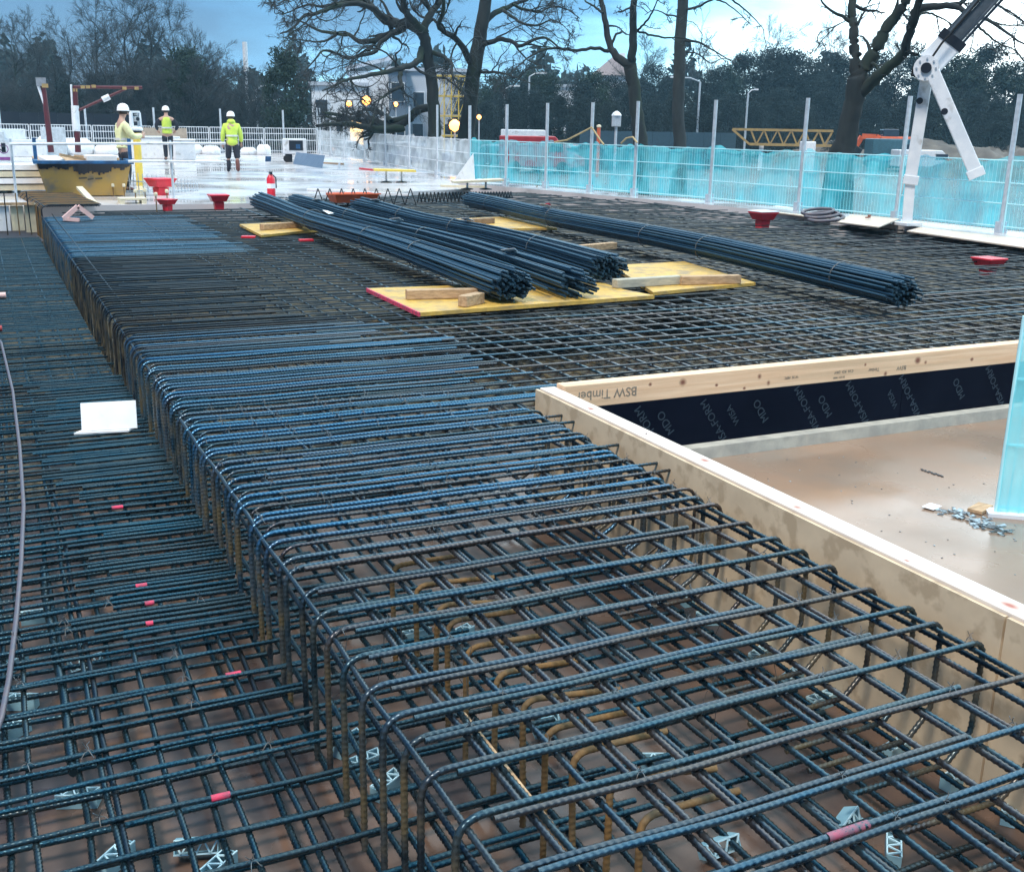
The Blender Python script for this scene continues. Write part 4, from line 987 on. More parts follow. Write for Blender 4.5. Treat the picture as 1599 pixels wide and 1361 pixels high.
for i in range(n):
    x0, x1 = -w2+.02+i*(Wt-.04)/n, -w2+.02+(i+1)*(Wt-.04)/n
    d = .05 + .06*abs(math.sin(i*.37+1))*(.5+rnd.random()) + (.09 if n*.35 < i < n*.80 else 0)
    d2 = d*(.9+.2*rnd.random())
    yb = lambda dd: -.8 + .15*(dd/Hh) - .012
    b.add([(x0, -.868, Hh+.0), (x1, -.868, Hh+.0), (x1*(1-.17*d2/Hh), yb(d2)-.02, Hh-d2), (x0*(1-.17*d/Hh), yb(d)-.02, Hh-d), (x0, -.80, Hh), (x1, -.80, Hh), (x1*(1-.17*d2/Hh), yb(d2)+.01, Hh-d2), (x0*(1-.17*d/Hh), yb(d)+.01, Hh-d)], [(3, 2, 1, 0), (4, 5, 6, 7), (0, 1, 5, 4), (1, 2, 6, 5), (2, 3, 7, 6), (3, 0, 4, 7)])
ob('tar_run', b, TAR, t)
b = MB()
for (x, z, s, r) in [(-.04, .52, .10, .2), (.06, .53, .10, -.2), (.16, .52, .11, .3), (-.05, .38, .16, 1.5), (.10, .36, .12, 1.4), (.26, .37, .14, 1.5)]:
    yy = -.65-.15*(z/Hh)-.008; b.box((x, yy, z), (.03, .008, s), 0, 0, r)
ob('scrawl', b, pm('dark paint scrawl', (.10, .08, .05), rough=.6), t)
ob('wood_waste', MB().box((-.3, .1, Hh+.06), (1.3, .5, .04), .1, .15).box((.3, 0, Hh+.10), (.9, .12, .05), -.12, 0, .06).box((-.2, -.3, Hh+.12), (.5, .12, .05), .2, 0, .2), BLOCK, t)
ob('foam_waste', MB().box((.35, -.15, Hh+.08), (.6, .5, .16), .1), WHITEF, t, bevel=.02); ob('foam_waste', MB().box((-.6, -.2, Hh+.06), (.4, .4, .10), .4, .2), WHITEF, t, bevel=.02)

# guard rail in front of the skip and slab
q = at(272, 313, ZS); rt = (at(272, 313, ZS)); D = math.hypot(q.x, q.y)
zt, zm = atD(272, 224, D).z, atD(272, 252, D).z
t = thing('guard_rail', 'white tube guard rail with a slim upright crossing in front of the workers', 'guard rail', (q.x, q.y, 0))
xr = 2.5 if True else 0
def rail_end(px, py): 
    e = atY(px, py, q.y); return (e.x-q.x, 0, e.z)
ob('rail', MB().tube([rail_end(15, 225), rail_end(272, 224), rail_end(352, 224)], .026, 8), WHITEP, t)
ob('rail', MB().tube([rail_end(200, 252), rail_end(272, 252), rail_end(352, 253)], .026, 8), WHITEP, t)
ob('upright', MB().tube([(0, .04, ZS-.3), (0, .04, zt+.06)], .024, 8), GALV, t)
ob('upright', MB().tube([(rail_end(17, 225)[0], .04, ZS), (rail_end(17, 225)[0], .04, zt+.06)], .024, 8), GALV, t)
# sign
a = atY(-4, 222, q.y-.1); c = atY(16, 252, q.y-.1)
t = thing('prohibition_sign', 'white prohibition sign with a hand in a ring above a purple text panel', 'sign', ((a.x+c.x)/2, q.y-.08, (a.z+c.z)/2))
w_, h_ = (c.x-a.x)*1.15, (a.z-c.z)
ob('plate', MB().box((0, 0, 0), (w_, .012, h_)), WHITEF, t)
b = MB(); b.add([(x*r, -.008, h_*.14+z*r) for r in (w_*.40, w_*.34) for x, z in [(math.cos(k*.2618), math.sin(k*.2618)) for k in range(24)]], [(k, (k+1) % 24, 24+(k+1) % 24, 24+k) for k in range(24)]); ob('ring', b, PURPLE, t)
b = MB(); b.box((0, -.009, h_*.10), (.07, .004, .09)); [b.box((x, -.009, h_*.10+.08), (.014, .004, .09)) for x in (-.028, -.009, .01, .029)]; b.box((-.05, -.009, h_*.10), (.05, .004, .016), 0, 0, .7); ob('hand_symbol', b, TAR, t)
ob('text_panel', MB().box((0, -.008, -h_*.36), (w_*.92, .004, h_*.16)), PURPLE, t)

# ------------------------------------------------------------------ raised far cage left of the slab
c0 = at(72, 334, 0); 
t = thing('rebar_cage', 'raised rebar cage with olive legs and a dark top in front of the yellow skip', 'rebar cage', (.92, 21.2, 0))
for i in range(22):
    y = i*.19; x0 = -.02*i*.6 - (0 if i else 0)
    pts = [(x0, y, -.45), (x0, y, .10), (x0+.05, y, .155), (x0+.12, y, .17), (x0+1.0, y, .17)]
    ob('bar', MB().tube(pts, .012, 6), RUSTY if i % 3 else STEELD, t)
b = MB()
for x in np.linspace(.05, .95, 22): b.tube([(x, -.1, .15), (x-.22, 4.2, .15)], .014, 5)
ob('top_bars', b, STEELD, t)

# slab starter bars and small site clutter
for i, (px, py) in enumerate([(141, 300), (159, 300), (178, 301), (195, 301), (213, 312), (228, 310), (245, 318), (262, 312)]):
    q = at(px, py+12, .0); t = thing('starter_bar', 'slim starter bar with a pale cap, %s from the left before the skip' % nth(i+1), 'starter bar', (q.x, q.y, 0), group='capped starter bars before the skip')
    ob('bar', MB().tube([(0, 0, -.2), (0, 0, .30)], .012, 6), RUSTY, t); ob('cap', MB().lathe([(.03, .28), (.034, .30), (.03, .34), (.01, .35)], 8), CREAM, t)
q = at(236, 300, ZS); b = MB()
for k in range(26):
    a = -.9 + k*.075; x, y = 1.3*math.sin(a), -1.3*math.cos(a)+1.0; b.tube([(x, y, 0), (x, y, .55-.35*k/26)], .010, 4, False)
for z in (.05, .3): b.tube([(1.3*math.sin(-.9+k*.075), -1.3*math.cos(-.9+k*.075)+1.0, z*(1-.5*k/26)) for k in range(26)], .012, 4, False)
tag(ob('curved_mesh', b, GALV, None, (q.x, q.y, ZS)), 'curved grey mesh strip standing on the slab behind the red tub', 'mesh strip')
q = at(120, 326, .2); b = MB(); b.beam((-.22, 0, .02), (.02, .0, .22), .14, .07); b.beam((.02, 0, .22), (.24, 0, .03), .14, .07); b.beam((-.22, 0, .02), (.02, -.06, .0), .12, .05)
tag(ob('foam_offcut', b, PINKF, None, (q.x, q.y, .02)), 'pinkish foam offcut standing like a tent before the rebar cage', 'foam offcut')
a, c = at(124, 293, .3), at(147, 318, .1); tag(ob('pale_plank', MB().beam(a, c, .12, .05), CREAM), 'short cream plank sloping beside the rebar cage', 'plank')
q = at(207, 324, 0.0); b = MB(); b.box((0, 0, .17), (.5, .4, .03)); [b.box((x, 0, .08), (.09, .4, .16)) for x in (-.2, .2)]
tag(ob('small_pallet', b, CREAM, None, (q.x, q.y, 0)), 'small cream pallet on the bars left of the red caps', 'pallet')
q = at(8, 322, ZL+.2); b = MB()
for k in range(16): b.beam((jit(.35), jit(.3), rnd.uniform(0, .5)), (jit(.35), jit(.3), rnd.uniform(0, .5)), .12, .015, (jit(1), jit(1), 1))
tag(ob('plastic_wrap', b, pm('pale plastic wrap', (.55, .75, .8), (.4, .6, .68), rough=.25), None, (q.x, q.y, ZL+.2)), 'crumpled pale blue plastic wrapping at the far left', 'wrapping')
q = at(35, 300, ZS); t = thing('board_stack', 'stack of white formwork boards left of the yellow skip', 'board stack', (q.x, q.y, ZS), R_(4))
for k in range(4): ob('board', MB().box((jit(.05), jit(.05), .12+.14*k), (1.3, .9, .11)), WHITEF if k % 2 else CREAM, t)
t = thing('edge_form', 'pale upright formwork boards along the slab edge left of the rebar cage', 'formwork', (.50, 22.2, 0))
for k in range(9): ob('board', MB().box((-1.6+k*.235, jit(.02), -.13), (.215, .04, .48 + jit(.05))), CREAM if k % 3 else WHITEF, t)
ob('cap_rail', MB().box((-.66, -.04, .13), (2.0, .06, .05)), BLOCK, t)
b = None
for k in range(11):
    b = MB().tube([(-1.75+k*.20, -.15, -.42), (-1.75+k*.20 + jit(.03), -.15, .32 + jit(.06))], .012, 6); ob('starter', b, RUSTY if k % 2 else STEELD, t)
q = at(30, 245, ZS); t = thing('crate_pile', 'pile of white frames and sheets behind the guard rail at the left', 'pile', (q.x, q.y, ZS))
for k, (x, z, w_, h_, r) in enumerate([(-1.2, .5, 1.4, 1.0, .1), (.3, .35, 1.6, .7, -.1), (1.4, .6, .9, 1.2, .1), (-.2, .9, 1.0, .4, .2)]): ob('crate', MB().box((x, k*.2, z), (w_, .6, h_), r), WHITEP if k % 2 else pm('pale crate', (.6, .66, .7), rough=.6), t, bevel=.02)
q = at(245, 250, ZS); t = thing('white_container', 'low white container block behind the guard rail between two workers', 'container', (q.x+.1, q.y+1.6, ZS))
ob('body', MB().box((0, 0, .42), (2.0, 1.0, .84)), WHITEF, t, bevel=.04); ob('lid', MB().box((0, 0, .87), (2.08, 1.06, .07)), WHITEP, t, bevel=.02)
q = at(282, 248, ZS); t = thing('white_container', 'small white bin right of the middle worker', 'container', (q.x, q.y-1, ZS))
ob('body', MB().box((0, 0, .38), (.8, .7, .76)), WHITEP, t, bevel=.03); ob('lid', MB().box((0, 0, .79), (.86, .76, .06)), WHITEF, t, bevel=.02)
a, c = atY(216, 201, bl.y-.5), atY(294, 224, bl.y-.5)
tag(ob('hoarding_sheet', MB().box(((a.x+c.x)/2, bl.y-.25, (a.z+c.z)/2), (c.x-a.x, .03, a.z-c.z+.1)), pm('tan hoarding ply', (.45, .36, .27), (.38, .30, .23), rough=.7)), 'tan plywood sheet fixed on the back barrier behind the middle worker', 'plywood sheet')
# low white clutter along the back edge
for i, (px, w_, h_) in enumerate([(300, 1.0, .5), (330, .9, .4), (388, .8, .35), (412, .7, .5), (120, 1.5, .7), (170, 1.2, .5), (80, 1.3, .8)]):
    q = atY(px, 236, bl.y-2-i*.3); tag(ob('material_sack', MB().lathe([(.45*w_, 0), (.5*w_, .1*h_), (.48*w_, .7*h_), (.3*w_, h_), (.05, h_*.98)], 10), WHITEF, None, (q.x, q.y, ZS)), 'white sack of material along the back barrier, %s of the row' % ['under', 'beside', 'behind', 'left of the shovel', 'behind the skip', 'right end', 'left end'][i] if False else 'white material sack on the slab before the back barrier, %s from the corner' % nth([4, 3, 2, 1, 6, 5, 7][i]), 'sack', 'white sacks along the back barrier')
# generator, panel, shovel, extinguisher, tray
q = at(461, 253, ZS); D = q.y; k = math.hypot(q.x, q.y)/1700
t = thing('generator', 'white wheeled generator with a dark control panel near the back corner', 'generator', (q.x, q.y, ZS), R_(-15))
ob('canopy', MB().box((0, 0, .62), (35*k, .7, 22*k)), WHITEP, t, bevel=.04); ob('control_panel', MB().box((2*k, -.36, .66), (20*k, .02, 14*k)), TAR, t)
ob('screen', MB().box((5*k, -.372, .62), (6*k, .01, 6*k)), BLUEP, t)
b = MB(); b.box((-9*k, 0, .17), (10*k, .5, .34)); b.box((9*k, 0, .2), (6*k, .4, .3)); ob('chassis', b, TAR, t)
for x in (-12*k, 10*k): ob('wheel', MB().tube([(x, -.36, .14), (x, -.26, .14)], .14, 14), TYRE, t)
ps = [(463, 243), (510, 247), (503, 262), (459, 256)]; ps = [at(*ps[0], .55), at(*ps[1], .5), at(*ps[2], ZS+.02), at(*ps[3], ZS+.02)]
ps[0].y -= 6; ps[1].y -= 6
b = MB(); A_, B_ = at(503, 263, ZS+.01), at(458, 256, ZS+.01); b.add([B_, A_, A_+Vector((.35, .8, .42)), B_+Vector((.35, .8, .42)), B_+Vector((0, .04, 0)), A_+Vector((0, .04, 0)), A_+Vector((.35, .84, .42)), B_+Vector((.35, .84, .42))], [(3, 2, 1, 0), (4, 5, 6, 7), (0, 1, 5, 4), (1, 2, 6, 5), (2, 3, 7, 6), (3, 0, 4, 7)])
tag(ob('sloping_sheet', b, GREYPANEL), 'blue-grey panel sloping against the generator', 'panel')
q = at(419, 255, ZS); t = thing('shovel', 'blue bladed shovel standing alone on the wet slab', 'shovel', (q.x, q.y, ZS), R_(10)); k = math.hypot(q.x, q.y)/1700
ob('blade', MB().box((0, 0, .16), (9*k, .03, 8*k), 0, .2), BLUEP, t, bevel=.01); ob('handle', MB().tube([(0, .02, .3), (-6*k, .2, 36*k)], .02, 6), WHITEP, t)
q = at(424, 309, ZS); k = math.hypot(q.x, q.y)/1700
t = thing('fire_extinguisher', 'red fire extinguisher standing on the slab by the far bundle ends', 'fire extinguisher', (q.x, q.y, ZS))
ob('cylinder', MB().lathe([(.085, 0), (.09, .02), (.09, .40), (.05, .47), (.03, .49)], 14), REDP, t); ob('label_band', MB().lathe([(.092, .2), (.092, .3)], 14), WHITEF, t)
ob('valve', MB().box((0, 0, .52), (.05, .14, .05)).tube([(.02, 0, .5), (.11, 0, .42), (.11, 0, .2)], .014, 6), TAR, t); ob('stand', MB().box((0, 0, .0), (.5, .3, .03)), TAR, t)
a = at(511, 298, ZS+.25); c = at(598, 301, ZS+.25)
q = at(562, 318, ZS); k = math.hypot(q.x, q.y)/1700
t = thing('orange_trough', 'shallow orange trough behind the zigzag bar chairs', 'trough', (q.x, q.y+.5, ZS)); ob('tub', hollow(60*k, .5, 70*k, .7, 0, 13*k, .02), ORANGE, t); ob('rim', MB().box((-6*k, -.36, 13.5*k), (86*k, .05, 1.6*k)), ORANGE, t)
def trestle(lab, px, py, wpx, hpx, mt, tilt=0):
    q = at(px, py, ZS); k = math.hypot(q.x, q.y)/1700; t = thing('trestle', lab, 'trestle', (q.x, q.y, ZS), R_(-14))
    o = ob('top_board', MB().box((0, 0, hpx*k), (wpx*k, .6, .05), 0, 0, tilt), mt, t)
    for x in (-.25, .22): ob('leg', MB().tube([(x*wpx*k*.8, 0, 0), (x*wpx*k*.8, 0, hpx*k)], .03, 6), GALV, t); ob('foot', MB().lathe([(.16, 0), (.16, .02), (.04, .04)], 10, (x*wpx*k*.8, 0, 0)), STEELD, t)
trestle('yellow topped low trestle on the wet slab in front of the white netting', 616, 285, 62, 18, YELP, .02)
trestle('second low trestle with a pale yellow top near the end of the cyan netting', 745, 296, 76, 13, CREAM, -.05)
for i, (lab, px, py) in enumerate([('small grey base plate with a stub post left of the trestle', 530, 265), ('grey base plate with a stub post under the white netting', 588, 276)]):
    q = at(px, py, ZS); t = thing('base_plate', lab, 'base plate', (q.x, q.y, ZS)); ob('plate', MB().box((0, 0, .01), (.4, .4, .02)), GALV, t); ob('stub', MB().tube([(0, 0, 0), (0, 0, .22)], .04, 8), GALV, t)
a, b2, c = at(712, 281, ZS), at(742, 284, ZS), at(741, 238, ZS)
D = math.hypot(b2.x, b2.y)-.4; A3, B3, C3 = atD(709, 281, D), atD(742, 285, D), atD(739, 239, D)
b = MB(); o_ = Vector((.05, .10, 0)); b.add([A3, B3, C3, A3+o_, B3+o_, C3+o_], [(0, 1, 2), (5, 4, 3), (0, 3, 4, 1), (1, 4, 5, 2), (2, 5, 3, 0)])
tag(ob('white_sheet', b, WHITEF), 'white triangular sheet leaning where the white netting meets the cyan netting', 'sheet')
for i, (x0, y0, x1, y1) in enumerate([(500, 254, 536, 256), (562, 263, 590, 266), (480, 296, 560, 298), (688, 290, 760, 292), (540, 300, 640, 304)]):
    a, c = at(x0, y0, ZS+.03), at(x1, y1, ZS+.03); tag(ob('loose_batten', MB().beam(a, c, .08, .05), [BLOCK, REDP, WHITEF, CREAM, WHITEF][i]), '%s lying on the wet slab %s' % (['brown batten', 'reddish batten', 'long white batten', 'cream batten', 'white batten'][i], ['right of the generator', 'below the white netting', 'near the fire extinguisher', 'near the second trestle', 'along the orange trough'][i]), 'batten')
# zigzag bar chairs
def zigzag(lab, px0, px1, py, h, n, y_off=0):
    a, c = at(px0, py, .0), at(px1, py-1, .0); b = MB(); pts = []
    for i in range(2*n+1): s = i/(2*n); q = a.lerp(c, s); pts.append((q.x, q.y, .01 + (h if i % 2 else 0)))
    for i in range(len(pts)-1): b.tube([pts[i], pts[i+1]], .012, 5)
    for z, dy in ((.01, -.04), (.01, .04)): b.tube([(a.x, a.y+dy, z), (c.x, c.y+dy, z)], .008, 5)
    tag(ob('zigzag_spacer', b, STEELD), lab, 'bar chair', 'zigzag wire bar chairs')
zigzag('tall zigzag wire bar chair standing behind the bundles', 488, 650, 322, .34, 9)
zigzag('finer zigzag wire bar chair right of the tall one', 652, 745, 317, .22, 16)
zigzag('finest zigzag wire bar chair at the far end of the right bundle', 700, 800, 310, .14, 22)
# leaning timber lines and rope on the cyan barrier
a = at(838, 292, ZS); d = math.hypot(a.x, a.y); c = atD(861, 222, d+.3); tag(ob('leaning_rod', MB().tube([a, c], .018, 6), RUSTY), 'thin brown rod leaning on the cyan barrier', 'rod')
def rope(lab, pxs, dx=-.15):
    pts = []
    for x, y in pxs:
        q0 = fbase(x); pts.append(atD(x, y, math.hypot(q0.x, q0.y)-.15))
    tag(ob('rope', MB().tube(pts, .022, 6), pm('straw rope', (.55, .42, .22), rough=.9)), lab, 'rope', 'ropes over the barrier')
rope('straw coloured rope looping up to a barrier post from the left', [(866, 222), (885, 219), (905, 209), (924, 199)])
rope('straw coloured rope dropping right from the same post', [(924, 199), (930, 208), (938, 220), (943, 226)])
rope('short straw coloured rope hump beside the forked tree', [(970, 224), (978, 216), (988, 214), (995, 223)])
# dark red props at the left
def prop(lab, base, top, mt=DARKRED, head=True, D=46.0):
    a = at(base[0], base[1], ZS); d = min(math.hypot(a.x, a.y), D); a = atD(base[0], base[1], d); c = atD(top[0], top[1], d)
    t = thing('red_prop', lab, 'prop', (a.x, a.y, a.z))
    v = c-a; ob('mast', MB().tube([(0, 0, 0), tuple(v*.4), tuple(v)], [.11, .10, .085], 8), mt, t)
    return t, a, d
t, a, d = prop('leaning dark red mast with a grey and yellow head at the left', (80, 238), (67, 130))
v = atD(64, 128, d)-a; ob('head', MB().box(tuple(v), (.34, .24, .3)), pm('grey head', (.25, .27, .3), rough=.5), t); v = atD(70, 134, d)-a; ob('yellow_clamp', MB().box(tuple(v), (.22, .24, .14)), YELW, t)
ob('ram', MB().tube([tuple(atD(60, 135, d)-a), tuple(atD(72, 170, d)-a)], .06, 6), WHITEP, t)
t, a, d = prop('dark red crane prop with a white lower mast and a braced horizontal arm', (122, 238), (117, 135))
for p0, p1, r, nm, mt in [((115, 136), (222, 137), .06, 'arm', DARKRED), ((119, 174), (196, 139), .05, 'brace', DARKRED), ((117, 165), (119, 205), .14, 'white_sleeve', WHITEP), ((160, 156), (171, 151), .11, 'brace_sleeve', WHITEP), ((111, 132), (113, 165), .04, 'side_rod', WHITEP)]:
    ob(nm, MB().tube([tuple(atD(*p0, d)-a), tuple(atD(*p1, d)-a)], r, 8), mt, t)
for px, py in [(117, 141), (129, 136), (137, 136), (146, 135), (194, 138), (213, 138)]: ob('yellow_clamp', MB().box(tuple(atD(px, py, d)-a), (.15, .16, .11)), YELW, t)
# dark hoarding behind the back barrier
a = atY(-60, 176, bl.y+9); c = atY(228, 176, bl.y+9)
t = thing('hoarding', 'long low black hoarding behind the back barrier on the left', 'hoarding', ((a.x+c.x)/2, bl.y+9, ZG))
zt = (a.z+c.z)/2 - ZG; wd = c.x-a.x
for i in range(10): ob('sheet', MB().box((-wd/2+(i+.5)*wd/10, 0, zt/2), (wd/10-.02, .06, zt-.05*(i % 2))), ASPH, t)

# ------------------------------------------------------------------ trees
def resample(P, r, n):
    P = np.array(P, float); r = np.array(r, float)
    m = len(P)
    # catmull-rom through the points
    t = np.linspace(0, m-1, n); i = np.clip(t.astype(int), 0, m-2); f = (t-i)[:, None]
    p0, p1, p2, p3 = P[np.clip(i-1, 0, m-1)], P[i], P[i+1], P[np.clip(i+2, 0, m-1)]
    Q = .5*((2*p1) + (-p0+p2)*f + (2*p0-5*p1+4*p2-p3)*f**2 + (-p0+3*p1-3*p2+p3)*f**3)
    return Q, np.interp(t, np.arange(m), r)
def tubes(P, Rr, k):
    """P (T,N,3) Rr (T,N)"""
    T, Nn, _ = P.shape
    t = np.gradient(P, axis=1); t /= np.linalg.norm(t, axis=2, keepdims=True)+1e-9
    ref = np.where(np.abs(t[:, :, 2:3]) > .9, np.array([1., 0, 0]), np.array([0, 0, 1.]))
    u = np.cross(t, ref); u /= np.linalg.norm(u, axis=2, keepdims=True)+1e-9; v = np.cross(t, u)
    a = np.arange(k)*2*np.pi/k
    V = P[:, :, None, :] + Rr[:, :, None, None]*(np.cos(a)[None, None, :, None]*u[:, :, None] + np.sin(a)[None, None, :, None]*v[:, :, None])
    base = (np.arange(T)*Nn*k)[:, None, None]; i = (np.arange(Nn-1)*k)[None, :, None]; j = np.arange(k)[None, None, :]; j2 = (j+1) % k
    Q = np.stack(np.broadcast_arrays(base+i+j, base+i+j2, base+i+k+j2, base+i+k+j), -1).reshape(-1, 4)
    return V.reshape(-1, 3), Q
def grow(P, Rr, per, n, lenf, ang, gnarl, up, rf=.55, t0=.25, rmin=.004, rng=RNG, lens=None, shrink=.55, flat=1.0):
    T, Nn, _ = P.shape
    L = np.linalg.norm(np.diff(P, axis=1), axis=2).sum(1) if lens is None else lens
    idx = np.repeat(np.arange(T), per); M = len(idx)
    tt = t0 + (1-t0)*rng.random(M)**.85; f = tt*(Nn-1); i = np.clip(f.astype(int), 0, Nn-2); fr = (f-i)[:, None]
    s = P[idx, i]*(1-fr) + P[idx, i+1]*fr; d = P[idx, i+1]-P[idx, i]; d /= np.linalg.norm(d, axis=1, keepdims=True)+1e-9
    r0 = (Rr[idx, i]*(1-fr[:, 0]) + Rr[idx, i+1]*fr[:, 0])
    rv = rng.normal(size=(M, 3)); pe = np.cross(d, rv); pe /= np.linalg.norm(pe, axis=1, keepdims=True)+1e-9
    an = np.radians(ang)*(1 + .35*rng.normal(size=M)); dr = d*np.cos(an)[:, None] + pe*np.sin(an)[:, None]; dr[:, 2] += up; dr[:, 2] *= flat
    dr /= np.linalg.norm(dr, axis=1, keepdims=True)+1e-9
    ln = L[idx]*lenf*(1-shrink*tt)*(.5+.9*rng.random(M)); st = ln/(n-1)
    out = np.zeros((M, n, 3)); out[:, 0] = s; cur = dr
    for q in range(1, n):
        cur = cur + gnarl*rng.normal(size=(M, 3)); cur[:, 2] += up*.25; cur /= np.linalg.norm(cur, axis=1, keepdims=True)+1e-9
        out[:, q] = out[:, q-1] + cur*st[:, None]
    rb = np.maximum(r0*rf*(.7+.4*rng.random(M)), rmin); RR = np.maximum(rb[:, None]*np.linspace(1, .25, n)[None], rmin*.7)
    return out, RR
def merge(parts):
    Vs, Qs, o = [], [], 0
    for V, Q in parts: Vs.append(V); Qs.append(Q+o); o += len(V)
    return np.concatenate(Vs), np.concatenate(Qs)
def big_tree(name, label, D, trunk, limbs, dens=1.0, bark=BARK, twig_up=.05, seed=1, ground=True, group=None, lv=(9, 7, 5), l1=.42, gn=.28, ex=1.5):
    rng = np.random.default_rng(seed); mpp = D*1.02/1700
    def conv(pl, dd):
        out = []; n = len(pl)
        for q, (x, y) in enumerate(pl): out.append(np.array(atD(x, y, D + dd*(q/(n-1))**1.2)))
        return out
    tp = conv([p[:2] for p in trunk], 0); tr = [p[2]*mpp for p in trunk]
    b0 = tp[0].copy(); b0[2] = ZG-.2; 
    if ground: tp = [b0] + tp; tr = [tr[0]*1.5] + tr
    org = np.array([tp[0][0], tp[0][1], ZG])
    P0, R0 = resample(tp, tr, 28)
    rough = rng.normal(size=P0.shape)*.014; P0 = P0 + rough*np.array([1, 1, .2])
    parts_t = [tubes(P0[None], R0[None], 12)]
    lp, lr = [], []
    for k, (pl, ra, rb, dd) in enumerate(limbs):
        w = conv(pl, dd); P, Rr = resample(w, np.linspace(ra*mpp, rb*mpp, len(w)), 26)
        nz_ = rng.normal(size=P.shape)*np.minimum(.016, Rr*.25)[:, None]; nz_[0] = 0; P = P + nz_
        lp.append(P); lr.append(Rr)
    LP, LR = np.array(lp), np.array(lr)
    limb = [tubes(LP, LR, 8)]
    P1, R1 = grow(LP, LR, int(lv[0]*dens), 9, l1, 50, gn, twig_up, rf=.55, t0=.15, rmin=.02, rng=rng)
    P1[:, :, :] += 0
    limb.append(tubes(P1, R1, 5))
    P2, R2 = grow(P1, R1, int(lv[1]*dens), 6, .55, 45, gn*.9, twig_up, rf=.6, t0=.15, rmin=.011, rng=rng)
    P3, R3 = grow(P2, R2, int(lv[2]*dens*ex), 4, .72, 40, gn*.7, twig_up, rf=.6, t0=.1, rmin=.007, rng=rng)
    tw = [tubes(P2, R2, 3), tubes(P3, R3, 3)]
    t = thing(name, label, 'tree', tuple(org), group=group)
    for nm, parts, mt in (('trunk', parts_t, bark), ('limbs', limb, bark), ('twigs', tw, TWIG)):
        V, Q = merge(parts); o = ob(nm, qmesh(nm, V-org, Q), mt, t)
    return t
Z2 = lambda pts: [(380+x*.26266, y*.26266) for x, y in pts]
Z3 = lambda pts: [(760+x*.26266, y*.26266) for x, y in pts]
Z4 = lambda pts: [(1140+x*.28705, y*.28705) for x, y in pts]
def tk(pts, r): return [(x, y, rr) for (x, y), rr in zip(pts, r)]
big_tree('oak_tree', 'bare gnarled oak with its crooked trunk bent sharply left at the top', 44,
    tk(Z2([(1135, 860), (1135, 700), (1128, 550), (1108, 400), (1085, 270), (1070, 190)]), [10.5, 9, 8.6, 8.2, 8, 8]),
    [(Z2([(1075, 200), (1000, 150), (900, 140), (830, 110), (780, 60), (735, 20), (650, -10), (560, -30)]), 8, 3, 2),
     (Z2([(1070, 190), (1010, 130), (960, 60), (950, -20), (930, -160), (960, -330)]), 6, 2.5, -2),
     (Z2([(1070, 190), (1100, 100), (1160, 20), (1200, -80), (1230, -220), (1300, -350)]), 6, 2.5, 2),
     (Z2([(850, 115), (760, 50), (640, 20), (520, 50), (430, 80), (360, 100), (290, 170), (220, 200)]), 4.5, 1, -4),
     (Z2([(960, 170), (880, 200), (770, 240), (690, 250), (640, 210), (560, 200), (440, 180), (370, 140), (300, 120)]), 5, 1, 3),
     (Z2([(880, 200), (820, 250), (780, 310), (700, 330), (620, 345), (560, 320), (480, 300), (420, 360), (360, 430)]), 3.6, .8, -4),
     (Z2([(1062, 290), (1045, 350), (1000, 390), (930, 410), (850, 430), (740, 450), (640, 470), (540, 510), (470, 540)]), 5.5, .8, -5),
     (Z2([(940, 415), (930, 470), (940, 515), (880, 540), (830, 580), (780, 610)]), 3.6, 1, -3),
     (Z2([(640, 465), (660, 540), (700, 580), (740, 620)]), 2, .6, -4),
     (Z2([(1115, 310), (1170, 330), (1230, 370), (1240, 430), (1265, 475), (1330, 490)]), 3.6, 1, -2),
     (Z2([(780, 60), (700, -40), (600, -90), (500, -80), (400, -40), (300, -20), (220, 20)]), 3.5, .8, 3),
     (Z2([(650, -10), (560, 20), (470, 40), (380, 30), (300, 60), (230, 90)]), 2.6, .6, -2),
     (Z2([(560, 200), (520, 230), (450, 250), (360, 240), (280, 230)]), 2.2, .6, 2),
     (Z2([(735, 20), (640, -110), (520, -160), (380, -170), (260, -120), (180, -60)]), 3, .6, -3)], dens=1.0, seed=3, twig_up=.0)
big_tree('oak_tree', 'bare oak with a straight dark ivy clad trunk and long crooked limbs to the right', 46,
    tk(Z2([(1320, 860), (1335, 740), (1350, 600), (1362, 480), (1380, 380), (1400, 270), (1415, 170), (1430, 80), (1440, 0), (1440, -160), (1400, -330)]), [13.5, 11.5, 10.5, 10.5, 10.5, 10, 9.5, 9, 8.5, 7, 4]),
    [(Z2([(1375, 400), (1340, 350), (1310, 290), (1250, 220), (1190, 190), (1160, 150), (1180, 90), (1190, 0), (1180, -120), (1130, -260)]), 5.5, 1.6, -3),
     (Z2([(1395, 300), (1450, 260), (1520, 240), (1590, 245), (1650, 275), (1720, 240), (1800, 225), (1870, 280), (1930, 300)]), 4.2, .8, -3),
     (Z2([(1425, 150), (1480, 90), (1540, 60), (1600, 30), (1680, 0), (1760, -40), (1850, -60)]), 5, 1, 3),
     (Z2([(1395, 430), (1480, 430), (1560, 440), (1640, 470), (1720, 500)]), 2.4, .6, -3),
     (Z2([(1435, 20), (1500, -80), (1600, -170), (1720, -220), (1800, -320)]), 4.5, 1, 2),
     (Z2([(1435, -20), (1380, -140), (1300, -220), (1240, -340)]), 4.5, 1, 2),
     (Z2([(1540, 60), (1600, 100), (1660, 140), (1750, 150), (1830, 120), (1900, 150)]), 2.6, .6, -3),
     (Z2([(1600, 30), (1680, 60), (1760, 70), (1840, 40), (1930, 60), (2000, 110)]), 2.4, .6, 3),
     (Z2([(1200, 190), (1130, 120), (1060, 100), (1000, 40), (980, -60)]), 2.6, .8, 2)], dens=1.0, seed=5, twig_up=.0)
